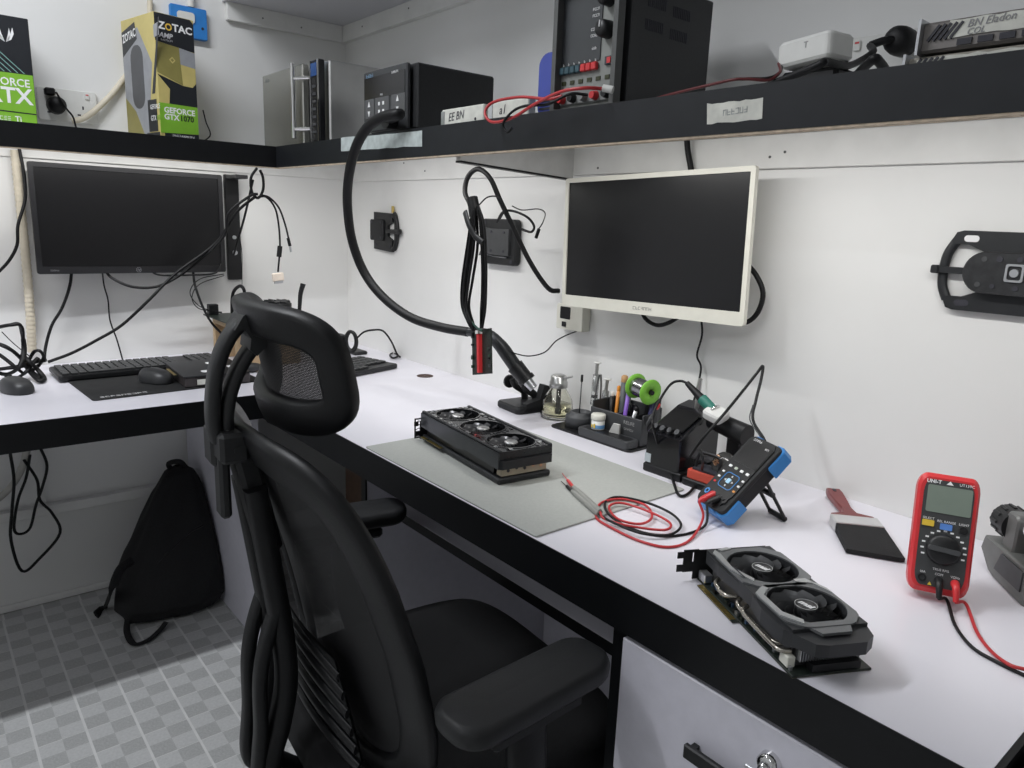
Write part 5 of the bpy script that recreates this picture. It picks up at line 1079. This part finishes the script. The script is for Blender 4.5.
# holder with sponge and brass wool
MB().prism(rrect(.105, .115, .008, 3, .142, .056), 0, .012, ch=.002).build('holder_base', BP, SS)
MB().prism(rrect(.070, .048, .004, 3, .135, .026), .0121, .026, ch=.001).build('sponge_tray', mat('tray_red', (.55, .075, .045), .45), SS); MB().prism(rrect(.058, .036, .004, 3, .135, .026), .0261, .029).build('sponge', INK, SS)
MB().lathe([(.001, .030), (.012, .029), (.020, .022), (.024, .010), (.025, 0)], 24, T(.150, .052, .026) @ RX(35)).build('wool_dome', mat('smoked_dome', (.06, .06, .058), .12, var=.02, spec=.7), SS)
wr_ = random.Random(2)
for k in range(9): MB().tube([(.146+wr_.uniform(-.008, .008), .026+wr_.uniform(-.004, .004), .046+wr_.uniform(-.008, .008)) for _ in range(4)], .0009, 5).build('brass_wool', COP, SS)
MB().tube([(.108, .018, .026), (.110, .020, .044), (.118, .022, .052), (.150, .022, .052), (.158, .02, .046), (.158, .016, .028)], .0028, 8).build('wire_rest', BP, SS)
MB().cyl((.095, .075, .094), (.185, .055, .088), .015, .017, n=20).build('holder_barrel', BP, SS); MB().box((.145, .085, .05), (.03, .02, .09), bev=.003).build('holder_post', BP, SS)
MB().prism(rrect(.042, .034, .008, 4), 0, .014, ch=.003, M=frame(ssI @ (i0_+Vector((.006, -.004, -.010))), (1, -.1, -.15), z=(-.35, -.25, 1))).build('collar_block', mat('collar_white', (.62, .62, .60), .4), SS)
ssM = frame(Vector((1.630, -.200, D)), (.975, .02, 0)) @ Matrix.Diagonal((1, 1, 1.22, 1)); ssI = ssM.inverted()
# soldering iron (rests in the holder)
IR = thing('soldering_iron', 'soldering iron with green grip resting in its holder', 'soldering iron', I4)
i0 = PY(715, 412, -.152); i1 = PY(702, 399, -.150); i2 = PY(687, 383, -.147)
MB().cyl(i0, i1, .0095, .0105, n=16).build('grip', TEAL, IR); MB().lathe([(.0105, 0), (.0145, 0), (.0145, .004), (.0105, .004)], 18, frame(i0, (i1-i0).orthogonal(), z=i1-i0)).build('guard_ring', CHROME, IR)
MB().tube([i1, i1.lerp(i2, .5), i2], lambda q: .0085-.0035*q, 12).build('handle', RUB, IR)
MB().tube([i2, PY(680, 381, -.150), PY(671, 384, -.16), PY(661, 398, -.20), PY(653, 415, -.23), PY(654, 430, -.24), PZ(662, 455, D+.03), PZ(672, 478, D+.008), PZ(679, 495, D+.004), PZ(690, 492, D+.004), PZ(700, 476, D+.012), PY(703, 460, -.235), PY(700, 450, -.225)], .0026, 8).build('cord', RUB, IR)
# scope coax lead arching behind the meter
cable('coax_lead', 'black coaxial lead arching above the scope meter', [top_l @ Vector((.016, .140, -.016)), top_l @ Vector((.016, .150, -.016)), PY(753, 420, -.165), PY(756, 400, -.14), PY(761, 380, -.115), PY(763, 366, -.105), PY(757, 373, -.115), PY(742, 392, -.15), PY(724, 414, -.205), PY(708, 432, -.238), PY(697, 446, -.250), PY(690, 457, -.252)], .0026)
cable('coax_lead', 'thin grey wire standing up behind the scope meter', [top_l @ Vector((.008, .140, -.014)), top_l @ Vector((.008, .150, -.014)), PY(750, 420, -.175), PY(753, 405, -.16)], .0012, DGRY)
# ================================================================ LEFT BENCH
def keyboard(label, M, w, d, n_rows, n_cols):
    k_ = thing('keyboard', label, 'keyboard', M)
    MB().prism(rrect(w, d, .008, 3, w/2, d/2), .002, .016, ch=.003).build('base', BP, k_)
    kk = MB(); kw = (w-.02)/n_cols; kd = (d-.02)/n_rows
    for i in range(n_cols):
        for j in range(n_rows):
            if j == 0 and 3 <= i <= 8: continue
            if abs(i-n_cols*.74) < .6 and n_cols > 12: continue
            kk.box((.010+kw*(i+.5), .010+kd*(j+.5), .0185), (kw*.84, kd*.82, .006), bev=.0012)
    if n_cols > 12: kk.box((.010+kw*6, .010+kd*.5, .0185), (kw*5.8, kd*.82, .006), bev=.0012)
    ks = kk.build('keys', mat('key_black', (.026, .027, .028), .45), k_); ks['kind'] = 'stuff'
    for x in (.03, w-.03): MB().box((x, d-.02, .001), (.03, .012, .0022)).build('foot', RUB, k_)
    return k_
keyboard('black full size keyboard pushed against the left wall', frame(Vector((.292, -.992, D+.0028)), (-.006, .435, 0), z=(0, 0, 1)), .445, .155, 6, 21)
keyboard('small black keyboard in the corner of the bench behind the chair', frame(Vector((.596, -.285, D)), (-.045, .16, 0)), .185, .17, 5, 8)
MP = thing('mouse_pad', 'black mouse pad with small white lettering', 'mouse pad', frame(PZ(93, 401.5, D)+Vector((0, 0, .0004)), (-.022, .43, 0)))
MB().prism(rrect(.43, .30, .010, 4, .215, .150), 0, .0025, ch=.0005).build('pad', mat('pad_black', (.012, .0125, .013), .75, var=.1, scale=400), MP); text('brand_print', '~abcdefghi', .018, PRW, MP, T(.075, .022, .0026), 1.1, .0001)
def mouse(label, p, ang):
    m_ = thing('computer_mouse', label, 'mouse', T(p.x, p.y, p.z) @ RZ(ang))
    def mf(u, v):
        a = 2*math.pi*u; t = v*math.pi/2; r = math.cos(t)**.6; ca, sa = math.cos(a), math.sin(a)
        return (math.copysign(abs(ca)**.8, ca)*.052*r, math.copysign(abs(sa)**.85, sa)*.031*r, .004+.033*math.sin(t)**.8*(1-.12*ca*r))
    MB().grid(mf, 32, 10, cu=True).prism([(.05*math.cos(2*math.pi*i/24), .03*math.sin(2*math.pi*i/24)) for i in range(24)], 0, .006).build('shell', mat('mouse_dark', (.030, .031, .033), .4), m_)
    MB().cyl((-.026, -.003, .033), (-.026, .003, .033), .008, n=14).build('scroll_wheel', RUB, m_)
pm = PZ(156, 383, D); mouse('dark mouse on the black mouse pad', Vector((pm.x, pm.y, D+.0032)), 25)
mouse('dark mouse on the bare white bench left of the mouse pad', PZ(17, 392, D), 20)
# card on the mouse pad
LG = thing('graphics_card', 'dark graphics card with gold contacts lying on mouse pad', 'graphics card', frame(Vector((.515, -.742, D+.0027)), (-.20, .01, 0)) @ T(0, -.18, 0))
LGm = None
MB().box((.11, .09, .014), (.22, .17, .026), bev=.002).build('shroud', mat('card_brown', (.045, .038, .038), .5), LG); MB().box((.11, .09, .0295), (.224, .176, .003), bev=.001).build('backplate', CHAR, LG)
MB().prism([(.002, .02), (.002, .10), (.020, .10), (.020, .02)], 0, .0005).build('pad_print', BP, LG)
MB().box((-.0035, .120, .014), (.002, .05, .014)).build('white_label', TAPEW, LG)
pc = MB().box((.11, .183, .0235), (.10, .010, .0016)).build('edge_connector', PCB, LG)
for k in range(16): MB().box((.065+.006*k, .1845, .0247), (.004, .0075, .0008)).build('gold_contact', GOLD, pc)
for x, y in ((.05, .11), (.09, .03), (.16, .07)): MB().prism(rrect(.03, .022, .008, 3, x, y), .0311, .0314).build('sticker', PRW, LG)
# motherboard test rig on a wooden box
MR_ = thing('wooden_stand', 'pale wooden box stand on the left bench holding a motherboard', 'stand', T(.10, -.52, D))
for c, d in (((.012, .09, .065), (.02, .20, .13)), ((.21, .09, .065), (.02, .20, .13))): MB().box(c, d, bev=.002).build('side_board', WOOD, MR_)
MB().box((.111, .09, .121), (.177, .20, .016), bev=.002).build('top_board', WOOD, MR_)
MBD = thing('motherboard', 'bare motherboard with cooler and ports standing on wooden box', 'motherboard', T(.06, -.54, D+.1305))
MB().box((.15, .12, .004), (.30, .25, .003)).build('board', PCB, MBD)
for k, (y, h_, mt_) in enumerate(((.03, .03, BP), (.065, .026, ALU), (.095, .034, STEEL))): MB().box((.285, y-.02, .006+h_/2), (.03, .028, h_), bev=.001).build('port', mt_, MBD)
MB().box((.02, .02, .022), (.024, .03, .034), bev=.002).build('port', BP, MBD)
MB().box((.20, .16, .022), (.075, .075, .036), bev=.002).build('heatsink', DGRY, MBD)
for k in range(8): MB().box((.168+.009*k, .122, .03), (.003, .004, .03)).build('heatsink_fin', ALU, MBD)
co = MB().lathe([(.001, .03), (.04, .03), (.046, .026), (.046, .012), (.001, .012)], 26, T(.20, .16, .030)).build('cooler_frame', BP, MBD)
bl = MB().box((.024, 0, .046), (.030, .016, .003), RX(12)).mesh('fan_blade', BP)
for k in range(9): obj('fan_blade', bl, co, T(.20, .16, .018) @ RZ(40*k))
MB().box((.262, .222, .010), (.006, .035, .011)).build('slot', YEL, MBD)
MB().tube([(.222, .222, .006), (.225, .225, .04), (.228, .228, .085), (.232, .236, .118)], lambda q: .005+.004*q, 8, b=.005, N=(1, 0, 0)).build('lever_clip', BP, MBD)
cable('power_lead', 'black looped lead rising from the motherboard ports', [PY(232, 313, -.50), PY(232, 300, -.50), PY(234, 291, -.50), PY(240, 286, -.50), PY(244, 290, -.50), PY(245, 300, -.49), PY(246, 312, -.49)], .005)
# headset / strap in the corner
HS = thing('webcam', 'black webcam with strap standing in the bench corner', 'webcam', T(.232, -.108, D))
MB().tube([(.02+.018*math.cos(a), -.01+.01*math.cos(a), .045+.032*math.sin(a)) for a in [2*math.pi*i/14 for i in range(14)]], .006, 8, closed=True, smooth=3, b=.010, N=(1, 0, 0)).build('strap_ring', BP, HS)
MB().prism(rrect(.06, .045, .012, 4), 0, .05, ch=.006, M=T(-.03, -.03, .012)).build('body', BP, HS); MB().box((.02, .01, .006), (.07, .05, .012), bev=.004).build('base', BP, HS)
ck = [PY(357, 338, -.118), PY(364, 332, -.105), PY(373, 330, -.09), PY(383, 331, -.07), PY(391, 341, -.05), PZ(396, 352, D+.02), PZ(398, 356, D+.006), PZ(393, 358, D+.006), PZ(390, 355, D+.006), PZ(394, 353, D+.006), PZ(400, 357, D+.010)]
cable('webcam_cable', 'black cable arching from the webcam and coiled by the wall', ck, .0032)
cp = thing('computer_mouse', 'small dark grey mouse beside the wooden stand', 'mouse', T(*PZ(252, 372, D)[:])); MB().ball((0, 0, .014), .02, sz=(1, 1.6, .7)).build('shell', MATS['mouse_dark'], cp)
# ================================================================ CABLES ON THE LEFT WALL
cd_ = thing('flexible_conduit', 'beige corrugated conduit running down the left wall', 'conduit', I4)
pth = [PX(15, 150, .022), PX(20, 200, .022), PX(26, 260, .022), PX(30, 310, .022), PX(32, 352, .022)]
MB().tube(pth, .011, 12).build('tube', BEIGE, cd_)
sm_ = catmull(pth, 10); rg = MB()
for i in range(1, len(sm_)-1, 1): rg.cyl(sm_[i]-Vector((0, 0, .003)), sm_[i]+Vector((0, 0, .003)), .0122, n=12)
r_ = rg.build('tube_rib', BEIGE, cd_); r_['kind'] = 'stuff'
cable('wall_cable', 'black cable looping down beside the beige conduit', [PX(19, 147, .04), PX(24, 175, .045), PX(25, 200, .05), PX(18, 225, .06), PX(17, 245, .06), PX(8, 262, .06), PX(-8, 278, .06)], .0042)
cable('monitor_cable', 'black cable from left monitor down to the tangle on bench', [PX(72, 262, .03), PX(70, 285, .04), PX(62, 308, .045), PX(52, 325, .05), PX(46, 345, .06), PX(44, 362, .08)], .0042)
cable('monitor_cable', 'thin black cable from left monitor down behind the keyboard', [PX(102, 268, .03), PX(104, 285, .02), PX(108, 300, .02), PX(110, 320, .02), PX(117, 340, .02), PX(123, 361, .02)], .0022)
cable('video_cable', 'black video cable draping from shelf corner across left monitor to keyboard', [PX(256, 196, .26), PX(237, 212, .22), PX(216, 243, .16), PX(175, 274, .13), PX(150, 299, .13), PX(122, 325, .11), PX(97, 340, .10), PX(72, 353, .09), PX(48, 362, .08)], .0045)
cable('video_cable', 'black video cable sagging beneath the left monitor up to shelf corner', [PX(258, 194, .27), PX(250, 196, .26), PX(229, 213, .22), PX(224, 236, .18), PX(194, 265, .13), PX(162, 285, .11), PX(134, 287, .10), PX(112, 278, .07), PX(104, 268, .04)], .004)
cable('video_cable', 'short black cable drooping along the lower edge of left monitor', [PX(150, 270, .035), PX(160, 275, .10), PX(190, 275, .10), PX(215, 273, .08), PX(222, 262, .05)], .003)
lp_ = thing('cable_hook', 'black cable loop hanging from the corner of the shelf', 'cable', I4)
MB().tube([PX(257, 168, .262), PX(251, 178, .262), PX(252, 192, .262), PX(258, 198, .262), PX(263, 190, .262), PX(263, 178, .262), PX(260, 170, .262)], .0042, 8).build('loop', RUB, lp_); MB().tube([PX(253, 180, .262), PX(245, 215, .20), PX(238, 240, .12), PX(234, 254, .05)], .0036, 8).build('strap', RUB, lp_)
vg = thing('video_lead', 'black lead with ferrite and white plug hanging at shelf corner', 'cable', I4)
MB().tube([PX(258, 197, .27), PX(266, 197, .27), PX(274, 206, .27), PX(278, 220, .27), PX(280, 245, .27), PX(278, 272, .27)], .003, 8).build('wire', RUB, vg); MB().cyl(PX(280, 246, .27), PX(279, 257, .27), .0075, n=12).build('ferrite', RUB, vg)
vp = PX(278, 277, .27); MB().box((0, 0, 0), (.012, .036, .026), T(vp.x, vp.y, vp.z) @ RX(6), bev=.003).build('plug', mat('plug_cream', (.78, .68, .58), .5), vg); MB().box((0, 0, -.016), (.008, .026, .008), T(vp.x, vp.y, vp.z) @ RX(6)).build('shield', ALU, vg)
ub = thing('plug_lead', 'black lead with small metal plug hanging at shelf corner', 'cable', I4); MB().tube([PX(262, 195, .275), PX(270, 198, .275), PX(279, 208, .275), PX(285, 224, .275), PX(289, 240, .275)], .003, 8).build('wire', RUB, ub); MB().cyl(PX(288, 238, .275), PX(290, 246, .275), .005, n=10).build('plug', RUB, ub); MB().cyl(PX(290, 246, .275), PX(291, 252, .275), .0035, n=8).build('tip', ALU, ub)
cable('power_lead', 'black lead falling from left monitor toward the wooden stand', [PX(193, 270, .03), PX(195, 285, .10), PX(202, 305, .13), PX(211, 322, .15), PX(222, 334, .14)], .0038)
for k, (dx, lb) in enumerate(((0, 'upper of two thin wire loops running to the motherboard'), (5, 'lower of two thin wire loops running to the motherboard'))): cable('sensor_wire', lb, [PX(224, 274+dx*.3, .02), PX(200, 279+dx, .06), PX(190+dx*.4, 292+dx, .10), PX(198, 305+dx*.6, .12), PX(212, 311, .10), PY(222, 312+dx*.2, -.50)], .0015)
cable('sensor_wire', 'thin wire hanging straight beside the black bracket arm', [PX(240, 238, .02), PX(242, 255, .02), PX(242, 285, .02)], .0012)
# tangle at the left end of the bench
TG = thing('cable_tangle', 'tangle of black flat straps and leads on the left bench end', 'cable bundle', I4)
for pts, r in (([(-6, 328), (10, 325), (20, 325), (23, 338), (24, 352), (20, 366), (8, 374), (-6, 372)], .006), ([(-8, 342), (4, 346), (14, 352), (24, 362), (30, 370), (40, 378)], .006), ([(-8, 350), (4, 358), (14, 366), (24, 374)], .005), ([(28, 362), (34, 352), (40, 351), (44, 358), (38, 366), (30, 370), (22, 362)], .005), ([(22, 355), (30, 362), (38, 370), (44, 378), (40, 381), (32, 374), (26, 366)], .006), ([(-6, 370), (8, 368), (22, 366), (34, 362), (46, 360)], .006), ([(6, 376), (16, 378), (26, 372), (32, 364), (38, 358)], .005), ([(2, 332), (12, 342), (24, 352), (32, 358)], .0015)):
    MB().tube([PX(a, max(b, 0), .20+.02*math.sin(i*1.7+r*900)) if PX(a, b, .20).z > D+.008 else PZ(a, b, D+.008) for i, (a, b) in enumerate(pts)], r*1.15, 8, b=r*.8, N=(.4, .3, 1)).build('strap', RUB, TG)
# ================================================================ UNDER THE LEFT BENCH
cable('drooping_cable', 'longer black cable loop drooping lowest under the left bench', [PX(10, 452, .12), PX(14, 480, .10), PX(12, 510, .08), PX(11, 540, .07), PX(22, 571, .06), PX(40, 558, .06), PX(60, 533, .06), PX(52, 513, .06), PX(40, 500, .06), PX(37, 480, .07), PX(24, 460, .10)], .0042)
cable('drooping_cable', 'shorter twisted black cable loop under the left bench', [PX(40, 447, .12), PX(47, 466, .09), PX(42, 488, .08), PX(36, 505, .07), PX(30, 528, .06), PX(20, 534, .06), PX(14, 528, .06), PX(18, 500, .07), PX(26, 478, .08), PX(30, 455, .10)], .004)
cable('grey_duct', 'grey flexible duct dropping behind the left bench edge', [PX(28, 445, .10), PX(22, 468, .08), PX(10, 488, .06), PX(-8, 504, .05)], .010, mat('duct_grey', (.45, .44, .41), .6), 'conduit')
# backpack slumped in the corner
BPK = thing('backpack', 'black backpack slumped on the floor against the wall corner', 'backpack', I4)
BF = mat('backpack_fabric', (.0065, .0065, .0075), .85, var=.35, scale=200, bump=.5)
lev = [((.26, -.74, .012), .145, .085, 0), ((.255, -.735, .05), .165, .115, 0), ((.245, -.73, .12), .160, .118, 0), ((.225, -.715, .20), .135, .098, 0), ((.195, -.695, .28), .105, .078, 0), ((.165, -.68, .35), .075, .058, 0), ((.145, -.67, .40), .045, .042, 0), ((.138, -.668, .418), .012, .012, 0)]
def bpf(u, v):
    t = v*(len(lev)-1); i = min(int(t), len(lev)-2); f = t-i; f = f*f*(3-2*f) if 0 < i < len(lev)-2 else f
    c = Vector(lev[i][0]).lerp(Vector(lev[i+1][0]), f); rx = lev[i][1]*(1-f)+lev[i+1][1]*f; ry = lev[i][2]*(1-f)+lev[i+1][2]*f
    a = 2*math.pi*u; ca, sa = math.cos(a), math.sin(a); k = 1+.035*math.sin(5*a+9*v)+.02*math.sin(11*a-14*v)
    dx_, dy_ = math.copysign(abs(ca)**.8, ca)*ry*k, math.copysign(abs(sa)**.8, sa)*rx*k
    th = math.radians(-8); x = c.x+dx_*math.cos(th)-dy_*math.sin(th)*.6; y = c.y+dy_*math.cos(th)+dx_*math.sin(th)
    return (max(.014, x), min(-.612, y), c.z)
MB().grid(bpf, 56, 32, cu=True).poly([bpf(i/40, 0) for i in range(40)]).build('bag_body', BF, BPK)
MB().tube([PX(132, 560, .30), PX(120, 570, .34), PX(112, 590, .36), PZ(105, 606, .012), PZ(96, 615, .010)], .013, 8, b=.004, N=(1, .3, .6)).build('shoulder_strap', BF, BPK)
MB().tube([PZ(128, 618, .03), PZ(127, 632, .012), PZ(134, 644, .006), PZ(148, 640, .006), PZ(160, 630, .008), PZ(166, 622, .02)], .009, 8, b=.003, N=(0, 0, 1)).build('grab_strap', BF, BPK)
MB().tube([Vector((.14, -.69, .405)), Vector((.15, -.70, .432)), Vector((.16, -.67, .436)), Vector((.155, -.65, .41))], .008, 8, b=.004, N=(1, 0, .3)).build('top_handle', BF, BPK)
MB().tube([(.345, -.80, .20), (.362, -.76, .24), (.34, -.70, .27), (.31, -.655, .27)], .003, 6).build('zip', RUB, BPK)
